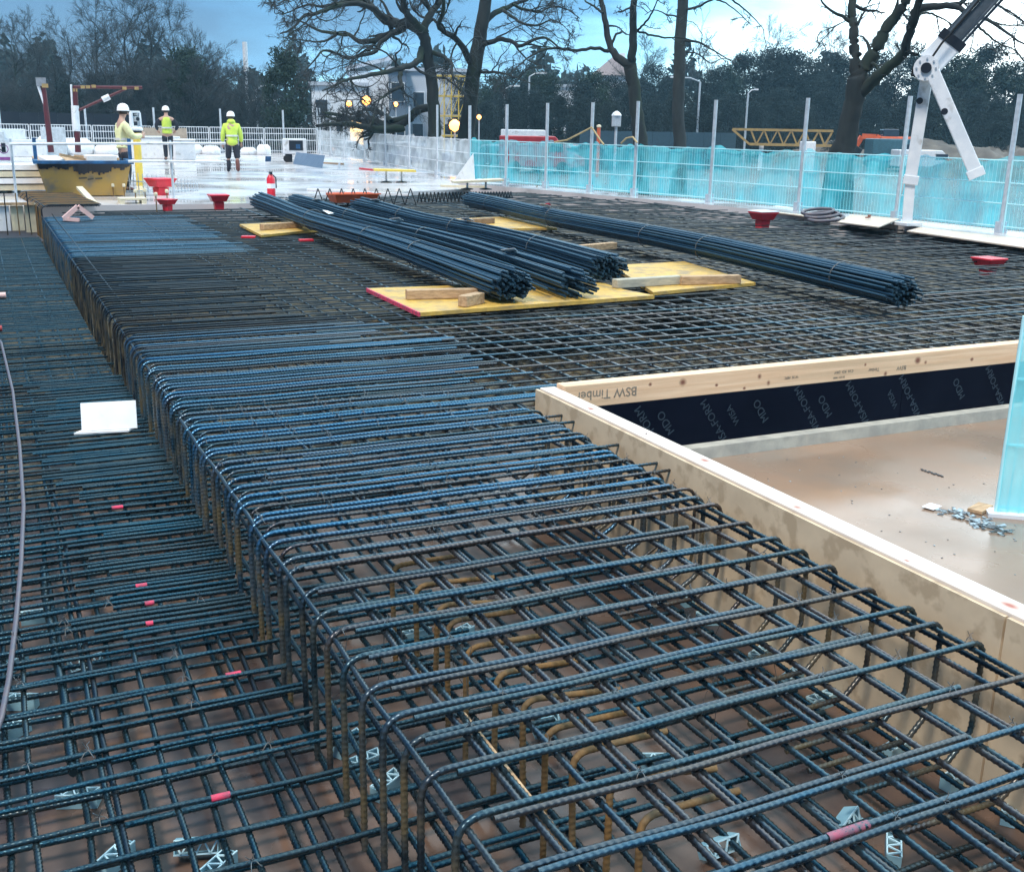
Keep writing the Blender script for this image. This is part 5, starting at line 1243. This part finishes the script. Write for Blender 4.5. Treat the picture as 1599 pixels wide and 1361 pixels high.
big_tree('forked_tree', 'bare tree with a clean trunk forking into two uprights behind the cyan barrier', 45,
    tk(Z3([(915, 880), (895, 720), (880, 560), (862, 450), (850, 380)]), [11, 9.5, 9, 9, 9.5]),
    [(Z3([(850, 390), (800, 360), (760, 320), (735, 280), (715, 190), (700, 90), (678, 0), (665, -120), (640, -300)]), 6.5, 2.5, 1),
     (Z3([(855, 390), (868, 320), (870, 180), (874, 60), (880, -80), (900, -300)]), 7, 3.5, -1),
     (Z3([(725, 305), (640, 285), (560, 300), (470, 295), (400, 285), (310, 310), (240, 350), (180, 400), (140, 440)]), 2.7, .6, -4),
     (Z3([(880, 200), (930, 150), (970, 100), (1000, 40), (1030, -30)]), 1.8, .7, -2),
     (Z3([(885, 180), (960, 205), (1060, 225), (1130, 225), (1220, 240), (1330, 280)]), 1.8, .5, 2),
     (Z3([(690, 80), (640, 40), (590, 10), (540, -60)]), 2, .7, 2),
     (Z3([(865, 40), (800, 70), (780, 70)]), 1.5, .8, -1)], dens=.8, seed=8, lv=(6, 6, 4))
big_tree('tall_tree', 'single tall straight trunk with a lit side between the forked tree and the crane boom', 48,
    tk(Z3([(1150, 890), (1138, 700), (1142, 500), (1147, 300), (1156, 150), (1170, 0), (1185, -200)]), [9.5, 8.5, 8.5, 8, 8, 7.5, 6]),
    [(Z3([(1165, 240), (1250, 250), (1330, 290), (1420, 345), (1490, 385)]), 1.9, .5, -3),
     (Z3([(1165, 310), (1250, 320), (1330, 375), (1400, 350), (1470, 360)]), 1.4, .4, 3),
     (Z3([(1170, 60), (1260, 40), (1340, 0), (1420, 20), (1500, 80), (1570, 150)]), 2, .4, -3),
     (Z3([(1175, -40), (1280, -60), (1400, -30), (1500, 30), (1590, 110), (1650, 180)]), 2.5, .4, 2),
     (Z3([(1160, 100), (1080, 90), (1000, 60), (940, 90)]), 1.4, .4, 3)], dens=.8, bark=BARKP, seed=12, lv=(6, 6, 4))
big_tree('spreading_tree', 'bare tree with several thick limbs fanning up beside the white boom', 31,
    tk(Z4([(600, 890), (625, 780), (650, 660), (675, 540), (690, 450), (695, 400)]), [19, 16, 14, 13.5, 14, 13]),
    [(Z4([(690, 420), (682, 300), (674, 180), (665, 60), (660, -80), (640, -260)]), 8.5, 4, 1),
     (Z4([(700, 430), (740, 360), (790, 280), (830, 190), (890, 100), (950, 20), (990, -80), (1040, -250)]), 11, 5, 0),
     (Z4([(700, 520), (760, 460), (800, 420), (880, 350), (945, 290), (975, 190), (1005, 80), (1040, -40), (1100, -240)]), 9, 4, -2),
     (Z4([(900, 335), (960, 290), (1020, 300)]), 3.5, 1.6, -1),
     (Z4([(1000, 70), (1060, 45), (1130, 40), (1220, 30), (1300, 80), (1400, 110), (1520, 190), (1610, 250)]), 6, .8, -3),
     (Z4([(1130, 40), (1230, 20), (1330, -10), (1450, 30), (1560, 90), (1650, 160)]), 3, .6, 2),
     (Z4([(1300, 80), (1370, 160), (1450, 230), (1540, 270), (1600, 330)]), 2, .5, -2),
     (Z4([(1000, 100), (1060, 70), (1150, 100), (1230, 150)]), 2.4, .5, 2),
     (Z4([(640, 110), (580, 140), (520, 200), (450, 270)]), .9, .3, 1)], dens=.85, seed=21, lv=(6, 6, 4), gn=.2)
# fallen limbs under the oaks
big_tree('fallen_limbs', 'heap of fallen crooked limbs on the ground below the two oaks', 47,
    tk(Z2([(1110, 640), (1040, 655), (990, 700), (940, 740), (880, 755)]), [5.5, 6, 6, 5, 4]),
    [(Z2([(1000, 700), (900, 720), (800, 740), (700, 720), (600, 690), (480, 670)]), 6, 2, 2),
     (Z2([(950, 760), (850, 770), (740, 760), (640, 740), (520, 740), (440, 750)]), 6, 2, -3),
     (Z2([(880, 720), (820, 670), (740, 650), (660, 680), (590, 660)]), 4, 1.5, 3),
     (Z2([(900, 780), (800, 720), (700, 690), (600, 720), (480, 690)]), 5, 1.5, 2)], dens=1.3, seed=31, lv=(10, 6, 4), ground=False, l1=.25)['category'] = 'branches'

# generic background trees
def bare_proto(seed, H=14.0, spread=.5, n1=16, mt=TWIG, thin=.010, bush=False):
    rng = np.random.default_rng(seed)
    tp = np.array([[0, 0, -.3], [.1*rng.normal(), .1*rng.normal(), H*.2], [.3*rng.normal(), .3*rng.normal(), H*.5], [.5*rng.normal(), .5*rng.normal(), H*.8], [.6*rng.normal(), .6*rng.normal(), H]])
    P0, R0 = resample(tp, [H*.020, H*.017, H*.012, H*.006, H*.002], 24)
    P1, R1 = grow(P0[None], R0[None], n1, 9, spread, 48, .14, .14, rf=.6, t0=.18 if not bush else .05, rmin=.03, rng=rng)
    P2, R2 = grow(P1, R1, 12, 6, .50, 42, .16, .10, rf=.6, t0=.12, rmin=thin*1.6, rng=rng)
    P3, R3 = grow(P2, R2, 15, 4, .62, 38, .16, .06, rf=.6, t0=.1, rmin=thin, rng=rng)
    tm = qmesh('trunk', *merge([tubes(P0[None], R0[None], 7), tubes(P1, R1, 4)])); tm.materials.append(BARK)
    cm = qmesh('crown', *merge([tubes(P2, R2, 3), tubes(P3, R3, 3)])); cm.materials.append(mt)
    return tm, cm
def leafy_proto(seed, H, W, n, mt, leaf, base=.12, shape=.7, clumps=60):
    rng = np.random.default_rng(seed)
    cz = base*H + (H*(1-base))*rng.random(clumps)**.9; frac = (cz-base*H)/(H*(1-base))
    rad = W*(np.clip(1-frac, 0, 1)**shape*.85 + .12)*np.minimum(1, frac*5+.45)
    an = rng.random(clumps)*6.283; rr = rad*rng.random(clumps)**.5*.95
    C = np.stack([rr*np.cos(an), rr*np.sin(an), cz], -1); cr = W*(.16+.20*rng.random(clumps))
    i = rng.integers(0, clumps, n); dv = rng.normal(size=(n, 3)); dv /= np.linalg.norm(dv, axis=1, keepdims=True)
    p = C[i] + dv*(cr[i]*rng.random(n)**.4)[:, None]*np.array([1, 1, .75])
    a = rng.normal(size=(n, 3)); a /= np.linalg.norm(a, axis=1, keepdims=True); b = np.cross(a, rng.normal(size=(n, 3))); b /= np.linalg.norm(b, axis=1, keepdims=True)
    s = leaf*(.5+rng.random(n))[:, None]
    V = np.stack([p - a*s*.5, p + b*s*.22, p + a*s*.5, p - b*s*.22], 1).reshape(-1, 3)
    cm = qmesh('crown', V, np.arange(4*n).reshape(-1, 4), False); cm.materials.append(mt)
    P0, R0 = resample(np.array([[0, 0, -.3], [.1, 0, H*.4], [0, .1, H*.85]]), [H*.022, H*.015, H*.004], 10)
    P1, R1 = grow(P0[None], R0[None], 22, 5, .4, 65, .1, .1, rf=.4, t0=.15, rmin=.03, rng=rng)
    tm = qmesh('trunk', *merge([tubes(P0[None], R0[None], 7), tubes(P1, R1, 4)])); tm.materials.append(BARK)
    return tm, cm
def put_tree(name, label, proto, loc, s, group, rz=None, sz=None):
    t = thing(name, label, 'tree', loc, rnd.uniform(0, 6.28) if rz is None else rz, group)
    t.scale = (s, s, sz or s)
    o = bpy.data.objects.new('trunk', proto[0]); COL.objects.link(o); o.parent = t
    o = bpy.data.objects.new('crown', proto[1]); COL.objects.link(o); o.parent = t
    return t
BP = [bare_proto(100+i, 14, .48 + .04*i, 20 + i) for i in range(3)]
BU = [bare_proto(120+i, 6, .75, 22, thin=.013, bush=True) for i in range(2)]
EV = [leafy_proto(130+i, 12, 4.2, 15000, CONIF, .30, .06, .55, 120) for i in range(2)]
DE = [leafy_proto(140+i, 12, 4.6, 15000, SHRUB, .27, .08, .45, 130) for i in range(3)]
def gz(px, D): q = atD(px, 150, D); return (q.x, q.y, ZG)
def hpx(px, ytop, D): return atD(px, ytop, D).z - ZG
# left wood
LW = [(20, 45, 92), (62, 25, 98), (110, 40, 100), (150, 5, 96), (200, -15, 90), (238, -5, 94), (282, 20, 92), (315, 65, 98), (345, 98, 100), (375, 110, 104), (-20, 30, 95), (88, 70, 86), (300, 60, 84), (178, 40, 100), (335, 110, 90)]
for i, (px, yt, D) in enumerate(LW):
    h = hpx(px, yt, D)*.86; put_tree('bare_tree', '%s bare winter tree of the left wood, %s from the left' % ('tall' if yt < 20 else 'middling' if yt < 60 else 'lower', nth(sorted(q[0] for q in LW).index(px)+1)), BP[i % 3], gz(px, D), h/14, 'bare trees of the left wood')
k = 0
for px in range(-30, 400, 17):
    D = 78 + rnd.random()*10; h = hpx(px, rnd.uniform(112, 160), D); k += 1
    put_tree('bushy_tree', 'dark scrubby tree in the undergrowth of the left wood, %s from the left' % nth(k), BU[k % 2] if k % 3 else DE[k % 3], gz(px, D), h/(6 if k % 3 else 12)*.9, 'undergrowth of the left wood')
put_tree('evergreen_tree', 'broad dark evergreen standing alone left of the white buildings', EV[0], gz(446, 62), hpx(446, 72, 62)/12.3, None, sz=hpx(446, 72, 62)/12.3).scale = (hpx(446, 72, 62)/12.3*.78,)*2 + (hpx(446, 72, 62)/12.3,)
put_tree('evergreen_tree', 'dark ivy clad evergreen shape inside the left wood', EV[1], gz(290, 82), hpx(290, 70, 82)/12.6, None).scale = (.55, .55, hpx(290, 70, 82)/12.6)
put_tree('bushy_tree', 'low bare bush behind the evergreen left of the buildings', BU[0], gz(500, 66), .5, None)
# trees behind the oaks and to the right
MID = [(775, 115, 100, 'e'), (800, 105, 96, 'd'), (828, 108, 104, 'e'), (852, 112, 98, 'e'), (880, 128, 110, 'b'), (905, 125, 90, 'd'), (925, 108, 92, 'e'), (950, 118, 96, 'd'), (975, 126, 110, 'd'), (1003, 92, 120, 'b'), (1020, 100, 118, 'd'), (1045, 120, 112, 'd'), (1090, 104, 120, 'b'), (1110, 108, 112, 'd'), (1135, 98, 116, 'e'), (1160, 84, 120, 'd'), (1190, 68, 124, 'b'), (1205, 74, 120, 'd'), (1230, 80, 118, 'd'), (1262, 90, 122, 'd'), (1295, 76, 124, 'b'), (1310, 86, 118, 'd'), (1365, 80, 118, 'd'), (1395, 84, 122, 'b'), (1425, 84, 116, 'd'), (1470, 92, 120, 'd'), (1500, 80, 114, 'e'), (1535, 70, 118, 'd'), (1570, 92, 114, 'e'), (1610, 98, 118, 'd'), (1648, 90, 120, 'e'), (735, 120, 110, 'd'), (715, 138, 106, 'b')]
cnt = {}
for i, (px, yt, D, kd) in enumerate(MID):
    pr = {'e': EV[i % 2], 'd': DE[i % 3], 'b': BP[i % 3]}[kd]; h0 = 14 if kd == 'b' else 12.5; h = hpx(px, yt, D)
    cnt[kd] = cnt.get(kd, 0)+1
    lab = {'e': 'dark evergreen in the wood behind the site, %s evergreen from the left', 'd': 'dense dark tree in the wood behind the site, %s bushy tree from the left', 'b': 'bare tree rising over the wood behind the site, %s bare one from the left'}[kd]
    od = sorted(q[0] for q in MID if q[3] == kd).index(px)+1
    put_tree({'e': 'evergreen_tree', 'd': 'bushy_tree', 'b': 'bare_tree'}[kd], lab % nth(od), pr, gz(px, D), h/h0, 'trees of the wood behind the site')
for i, px in enumerate(range(760, 1640, 38)):
    D = 96 + 14*rnd.random() if px > 1130 else 84 + 8*rnd.random(); h = hpx(px, rnd.uniform(140, 165), D)
    put_tree('bushy_tree', 'low dark bush along the foot of the wood behind the site, %s from the left' % nth(i+1), DE[i % 3], gz(px, D), h/12, 'bushes at the foot of the wood')
b = None
def far_wood():
    rng = np.random.default_rng(77); n = 26000; px = rng.uniform(-200, 1800, n); V = []
    D = rng.uniform(150, 190, n)
    base = np.array([atD(x, 150, 1.0)[:2] for x in px]); c = base*D[:, None]
    z = ZG + (9 + 3*np.sin(px*.031)+2*np.sin(px*.083+1))*rng.random(n)**.7
    p = np.concatenate([c, z[:, None]], 1); a = rng.normal(size=(n, 3)); a /= np.linalg.norm(a, axis=1, keepdims=True); q = np.cross(a, rng.normal(size=(n, 3))); q /= np.linalg.norm(q, axis=1, keepdims=True)
    s = rng.uniform(.6, 1.6, n)[:, None]
    V = np.stack([p-a*s*.6, p+q*s*.3, p+a*s*.6, p-q*s*.3], 1).reshape(-1, 3)
    return qmesh('far_wood', V, np.arange(4*n).reshape(-1, 4), False)
tag(ob('far_wood', far_wood(), SHRUB), 'distant belt of dark woodland closing the view', 'wood', kind='stuff')

# ------------------------------------------------------------------ buildings, lamps, vehicles
def bx(px0, px1, y0, y1, D, depth, ztop=None):
    a, c = atD(px0, (y0+y1)/2, D), atD(px1, (y0+y1)/2, D); mid = (a+c)/2; v = c-a; w_ = math.hypot(v.x, v.y); ang = math.atan2(v.y, v.x)
    zt = atD((px0+px1)/2, y0, D).z; zb = atD((px0+px1)/2, y1, D).z if y1 else ZG
    return mid, w_, ang, zt, zb
def building(lab, px0, px1, ytop, D, depth, mt, roof=None, wins=(), rise=0.0):
    mid, w_, ang, zt, _ = bx(px0, px1, ytop, 0, D, depth); H = zt-ZG
    t = thing('building', lab, 'building', (mid.x, mid.y, ZG), ang)
    b = MB(); b.box((0, depth/2, H/2), (w_, depth, H)); ob('wall', b, mt, t)
    b = MB()
    if rise: b.add([(-w_/2-.3, -.3, H+.02), (w_/2+.3, -.3, H+.02+rise), (w_/2+.3, depth, H+.02+rise), (-w_/2-.3, depth, H+.02), (-w_/2-.3, -.3, H+.4), (w_/2+.3, -.3, H+.4+rise), (w_/2+.3, depth, H+.4+rise), (-w_/2-.3, depth, H+.4)], [(3, 2, 1, 0), (4, 5, 6, 7), (0, 1, 5, 4), (1, 2, 6, 5), (2, 3, 7, 6), (3, 0, 4, 7)])
    else: b.box((0, depth/2, H+.15), (w_+.5, depth+.5, .3))
    ob('roof', b, roof or ROOFG, t)
    for (u0, u1, v0, v1, mt2) in wins:
        o = ob('window', MB().box(((u0+u1)/2*w_-w_/2, -.06, (v0+v1)/2*H), ((u1-u0)*w_, .12, (v1-v0)*H)), WALLW, t)
        ob('pane', MB().box(((u0+u1)/2*w_-w_/2, -.13, (v0+v1)/2*H), ((u1-u0)*w_-.16, .04, (v1-v0)*H-.16)), mt2, o)
    return t
building('low white building with a dark window band left of the oaks', 484, 570, 134, 104, 9, WALLW, wins=[(.42, .62, .12, .52, GLASS), (.66, .95, .12, .50, LITW), (.05, .3, .55, .8, GLASS)])
building('tall white clad building with a slanting roof behind the first oak', 543, 608, 112, 112, 12, WALLW, wins=[(.1, .5, .70, .84, GLASS), (.2, .9, .16, .30, GLASS), (.58, .72, .45, .56, GLASS)], rise=1.1)
building('blue grey glass block of the building behind the first oak', 606, 634, 110, 108, 10, WALLG, wins=[(.1, .9, .1, .44, GLASS), (.1, .9, .62, .86, GLASS)])
building('pale clad wing seen between the two oaks', 634, 730, 112, 113, 12, ROOFG, wins=[(.08, .28, .15, .36, GLASS), (.36, .52, .15, .36, LITW), (.6, .8, .15, .36, GLASS), (.1, .3, .55, .75, GLASS)])
building('white roofed house far behind between trees', 866, 900, 136, 150, 8, WALLW, wins=[(.2, .4, .2, .6, GLASS), (.6, .8, .2, .6, GLASS)])
mid, w_, ang, zt, _ = bx(930, 992, 118, 0, 135, 8); H = zt-ZG
t = thing('gabled_house', 'house with a pale pinkish gabled roof left of the forked tree', 'house', (mid.x, mid.y, ZG), ang)
ob('wall', MB().box((0, 4, H/2), (w_, 8, H)), WALLW, t); ob('roof', MB().add([(-w_/2-.4, -.4, H), (w_/2+.4, -.4, H), (0, -.4, H+2.2), (-w_/2-.4, 8.4, H), (w_/2+.4, 8.4, H), (0, 8.4, H+2.2)], [(0, 1, 2), (5, 4, 3), (0, 2, 5, 3), (2, 1, 4, 5), (1, 0, 3, 4)]), pm('pinkish roof', (.62, .52, .50), (.54, .46, .45), rough=.7), t)
ob('chimney', MB().box((w_*.2, 4, H+1.9), (.7, .7, 1.6)), WALLW, t)
# yellow scaffold
mid, w_, ang, zt, _ = bx(682, 728, 119, 0, 100, 3); H = zt-ZG
t = thing('scaffold', 'yellow scaffold tower between the two oaks', 'scaffold', (mid.x, mid.y, ZG), ang)
b = MB(); ny = 4
for i in range(5):
    for y in (0, 1.2): b.box((-w_/2+i*w_/4, y, H/2), (.10, .10, H))
ob('standards', b, YELP, t)
b = MB()
for j in range(1, 5):
    for y in (0, 1.2): ob('ledger', MB().box((0, y, H*j/4), (w_, .09, .09)), YELP, t)
b = MB()
for j in range(1, 5): b.box((0, .6, H*j/4+.1), (w_, 1.3, .06))
ob('decks', b, CREAM, t); b = MB()
for j in range(2, 4):
    for i in range(4): b.beam((-w_/2+i*w_/4, -.06, H*j/4), (-w_/2+(i+1)*w_/4, -.06, H*(j+1)/4), .07, .05)
ob('braces', b, YELP, t)
# lamps
def lamp_post(lab, px, ytop, D, arm, lit=False, rr=.07, chim=False):
    q = gz(px, D); H = hpx(px, ytop, D); t = thing('lamp_post', lab, 'lamp post', q, math.atan2(RT.y, RT.x))
    ob('pole', MB().tube([(0, 0, 0), (0, 0, H)], [rr*1.4, rr], 8), GALV, t)
    if chim: ob('mast_head', MB().tube([(0, 0, H-2.0), (0, 0, H+.3)], .20, 12), WHITEP, t); ob('arm', MB().tube([(0, 0, H*.5), (1.6, 0, H*.5+.05)], .07, 6), GALV, t); ob('lantern', MB().box((1.9, 0, H*.5+.08), (.9, .3, .14)), WHITEP, t)
    elif arm: ob('arm', MB().tube([(0, 0, H), (arm*.5, 0, H+.25), (arm, 0, H+.28)], .05, 6), GALV, t); ob('lantern', MB().box((arm*1.25, 0, H+.3), (abs(arm)*.6, .25, .12)), WHITEP if not lit else LIT, t)
    else: ob('lantern', MB().lathe([(.08, H), (.24, H+.05), (.26, H+.4), (.1, H+.5)], 10), WHITEP if not lit else LIT, t)
lamp_post('tall pale mast with a white head and side lantern left of the evergreen', 386, 72, 96, 0, chim=True, rr=.09)
lamp_post('slim lamp post left of the forked tree', 826, 120, 92, .9)
lamp_post('slim short lamp post behind the oak limbs on the right', 788, 140, 94, .8)
lamp_post('lamp post with a curved arm right of the tall trunk', 1092, 128, 84, -1.4)
lamp_post('slim lamp post with a small head before the right wood', 1168, 146, 92, .5)
lamp_post('short street lamp with a white head near the building lights', 400, 140, 88, .9)
def glow(lab, px, py, D, r):
    q = atD(px, py, D); t = thing('flood_light', lab, 'flood light', (q.x, q.y, ZG), math.atan2(RT.y, RT.x))
    z = q.z-ZG; ob('pole', MB().tube([(0, .1, 0), (0, .1, z)], .05, 6), GALV, t); ob('housing', MB().box((0, .12, z), (r*2.4, .12, r*2)), TAR, t)
    ob('lit_lens', MB().lathe([(r*.2, -r), (r*.8, -r*.6), (r, 0), (r*.8, r*.6), (r*.2, r)], 12, (0, 0, z)), LIT, t)
glow('bright orange flood light glowing at the foot of the second oak', 710, 196, 60, .30)
glow('orange flood light glowing before the white building', 572, 157, 88, .34)
glow('small orange light left of the bright one before the white building', 545, 162, 90, .22)
glow('small orange light at the right end of the white building', 618, 163, 90, .18)
glow('small pale orange light right of the second oak', 748, 183, 70, .14)
# cars
def car_proto():
    t = thing('parked_car', 'x', 'car', group='cars in the far car park')
    pr = [(-2.1, .35), (-2.15, .75), (-1.9, .9), (-1.35, .95), (-.8, 1.42), (.6, 1.46), (1.25, .98), (1.95, .86), (2.15, .6), (2.1, .35)]
    b = MB(); n = len(pr); vs = [(x, y, z) for y in (-.85, .85) for x, z in pr]; b.add(vs, [tuple(range(n)), tuple(reversed(range(n, 2*n)))] + [(i, n+i, n+(i+1) % n, (i+1) % n) for i in range(n)]); ob('body', b, CARP, t, bevel=.06)
    for s in (-1, 1): ob('side_window', MB().add([(-1.15, s*.862, .98), (1.0, s*.862, 1.0), (.5, s*.862, 1.36), (-.75, s*.862, 1.36)], [(0, 1, 2, 3)]), GLASS, t)
    ob('windscreen', MB().add([(.66, -.7, 1.43), (.66, .7, 1.43), (1.24, .75, 1.03), (1.24, -.75, 1.03)], [(0, 1, 2, 3)]), GLASS, t)
    for x in (-1.3, 1.35):
        for s in (-1, 1): w0 = ob('wheel', MB().tube([(x, s*.72, .32), (x, s*.88, .32)], .32, 14), TYRE, t); ob('rim', MB().tube([(x, s*.87, .32), (x, s*.89, .32)], .18, 10), GALV, w0)
    for s in (-1, 1): ob('headlight', MB().box((2.13, s*.6, .66), (.06, .3, .12)), WHITEP, t)
    return t
car0 = car_proto(); carpx = [(488, 70), (512, 74), (538, 78), (596, 76), (628, 80), (655, 72), (768, 72), (786, 76), (805, 80), (890, 84), (905, 78), (423, 80), (405, 84)]
for i, (px, D) in enumerate(carpx):
    q = gz(px, D); o = car0 if i == 0 else dup(car0); o.location = q; o.rotation_euler.z = math.atan2(RT.y, RT.x)+rnd.choice([0, .3, 1.2, math.pi]); o['label'] = 'parked car half hidden behind the barrier, %s car from the left' % nth(sorted(c[0] for c in carpx).index(px)+1)
def van(lab, px, D, mt, L=4.6, H=2.1):
    t = thing('parked_van', lab, 'van', gz(px, D), math.atan2(RT.y, RT.x))
    pr = [(-L/2, .35), (-L/2, H), (L*.2, H), (L*.36, H*.62), (L/2, H*.5), (L/2, .35)]; n = len(pr); b = MB(); vs = [(x, y, z) for y in (-.95, .95) for x, z in pr]
    b.add(vs, [tuple(range(n)), tuple(reversed(range(n, 2*n)))] + [(i, n+i, n+(i+1) % n, (i+1) % n) for i in range(n)]); ob('body', b, mt, t, bevel=.06)
    ob('side_window', MB().box((L*.2, -.96, H*.72), (L*.2, .02, H*.24)), GLASS, t)
    for x in (-L*.3, L*.3): ob('wheel', MB().tube([(x, -.98, .35), (x, -.78, .35)], .35, 14), TYRE, t)
van('dark red van behind the cyan barrier left of the forked tree', 843, 66, REDV); van('pale van with a grey roof beside the red van', 832, 80, WHITEP, 4.4, 2.4)
van('second dark red vehicle right of the red van', 868, 68, REDV, 3.6, 1.7)
t = thing('white_cabin', 'small white cabin box on a post left of the forked tree', 'cabin', gz(964, 64), math.atan2(RT.y, RT.x)); z = atD(964, 198, 64).z-ZG
ob('post', MB().tube([(0, 0, 0), (0, 0, z)], .08, 8), GALV, t); ob('box', MB().box((0, 0, z+.3), (.5, .4, .6)), GALV, t, bevel=.03); ob('cowl', MB().lathe([(.3, z+.6), (.2, z+.75), (.05, z+.85)], 10), WHITEP, t)
t = thing('bollard', 'short pale post with an orange top behind the cyan barrier', 'bollard', gz(937, 62)); z = atD(937, 196, 62).z-ZG
ob('post', MB().tube([(0, 0, 0), (0, 0, z)], .10, 8), ORANGE, t); ob('cap', MB().lathe([(.13, z-.1), (.13, z), (.03, z+.05)], 8), CREAM, t)
# dark teal hoarding behind the right barrier
a, c = atD(905, 206, 72), atD(1150, 206, 80); v = c-a; t = thing('site_hoarding', 'long low dark teal hoarding behind the forked tree', 'hoarding', (a.x, a.y, ZG), math.atan2(v.y, v.x)); L_ = math.hypot(v.x, v.y); z = (a.z+c.z)/2-ZG
for i in range(9): ob('sheet', MB().box(((i+.5)*L_/9, 0, z/2), (L_/9-.03, .06, z)), pm('dark teal sheet', (.03, .07, .10), rough=.5), t)
# yellow lattice jib on trestles
a, c = atD(1143, 212, 78), atD(1300, 216, 78); v = c-a; L_ = math.hypot(v.x, v.y); t = thing('lattice_jib', 'yellow lattice crane jib section lying on trestles behind the cyan barrier', 'crane jib', (a.x, a.y, ZG), math.atan2(v.y, v.x)); zb, zt = atD(1200, 226, 78).z-ZG, atD(1200, 203, 78).z-ZG
b = MB()
for y in (0, 1.1):
    for z in (zb, zt): b.beam((0 if z == zt else 1.2, y, z), (L_, y, z), .16, .16)
ob('chords', b, YELW, t); b = MB(); n = 12
for i in range(n):
    x0, x1 = 1.2+i*(L_-1.2)/n, 1.2+(i+1)*(L_-1.2)/n
    for y in (0, 1.1): b.beam((x0, y, zb if i % 2 else zt), (x1, y, zt if i % 2 else zb), .09, .09)
    b.beam((x0, 0, zt), (x1, 1.1, zt), .07, .07)
b.beam((0, 0, zt), (1.2, 0, zb), .14, .14); ob('lacing', b, YELW, t)
for x in (2, L_-1.5): ob('trestle_leg', MB().beam((x, .5, 0), (x, .5, zb-.08), .5, .3, (1, 0, 0)), WHITEP, t)
t = thing('white_tank', 'white square tank beside the yellow jib', 'tank', gz(1268, 74), math.atan2(RT.y, RT.x)); z = atD(1268, 221, 74).z-ZG; ob('body', MB().box((0, 0, z/2), (.85, .8, z)), WHITEF, t, bevel=.06); ob('lid', MB().lathe([(.25, z), (.25, z+.08), (.1, z+.1)], 12), TAR, t)
# excavator
D = 92; q = gz(1370, D); t = thing('excavator', 'orange excavator with a folded boom right of the fanning tree', 'excavator', q, math.atan2(RT.y, RT.x)); f = lambda px, py: tuple(Matrix.Rotation(-math.atan2(RT.y, RT.x), 3, 'Z') @ (atD(px, py, D)-Vector(q)))
b = MB(); 
for p0, p1, w2 in (((1384, 222), (1368, 214), .5), ((1368, 214), (1346, 213), .42)): b.beam(f(*p0), f(*p1), .4, w2, (0, 1, 0))
ob('boom', b, ORANGE, t); ob('dipper', MB().beam(f(1346, 213), f(1334, 232), .35, .36, (0, 1, 0)), ORANGE, t)
c = f(1390, 226); ob('house', MB().box((c[0]+.5, 0, c[2]), (2.8, 2.2, 1.2)), ORANGE, t, bevel=.1); ob('cab', MB().box((c[0]-.2, -.5, c[2]+.5), (1.2, 1.0, 1.3)), GLASS, t, bevel=.08)
for y in (-1, 1): ob('track', MB().box((c[0]+.3, y, .45), (3.4, .5, .85)), TYRE, t, bevel=.2)
ob('bucket', MB().box(tuple(Vector(f(1333, 236))), (.9, 1.0, .8), 0, 0, .5), STEELD, t, bevel=.1)
van('white car with a red back beside the spoil heap', 1455, 84, WHITEP, 4.2, 1.5)
van('dark skip lorry cab left of the white boom', 1408, 86, pm('teal lorry', (.05, .14, .18), rough=.4), 4.0, 2.2)
# earth bank and spoil heap
def heap(name, px, D, W_, H, seed, dep=8, kind='structure'):
    rng = np.random.default_rng(seed); n = 40; vs = []; fs = []; q = gz(px, D); an = math.atan2(RT.y, RT.x)
    for j in range(21):
        for i in range(n+1):
            u, v = i/n*2-1, j/20*2-1; h = max(0, 1-abs(u)**2.2)*max(0, 1-abs(v)**1.6)
            z = H*h*(.86+.14*math.sin(u*9+seed)+.06*rng.normal()) - .1; vs.append((u*W_/2, v*dep/2, z))
    for j in range(20):
        for i in range(n): a = j*(n+1)+i; fs.append((a, a+1, a+n+2, a+n+1))
    o = ob(name, MB().add(vs, fs, True), SPOIL, None, q, an); tag(o, None, None, kind=kind); return o
heap('earth_bank', 1480, 100, 26, 2.3, 3); heap('spoil_heap', 1590, 78, 12, 2.2, 5); heap('earth_bank', 1330, 104, 16, 2.0, 9)

# ------------------------------------------------------------------ damp air
hz = bpy.data.materials.new('damp air'); hz.use_nodes = True; nt = hz.node_tree; nt.nodes.remove(nt.nodes['Principled BSDF'])
pv = nt.nodes.new('ShaderNodeVolumePrincipled'); pv.inputs['Color'].default_value = (.34, .62, .80, 1); pv.inputs['Density'].default_value = HAZE
nt.links.new(pv.outputs[0], nt.nodes['Material Output'].inputs['Volume'])
tag(ob('haze', MB().box((60, 95, 16), (420, 260, 38.2)), hz), None, None, kind='stuff')
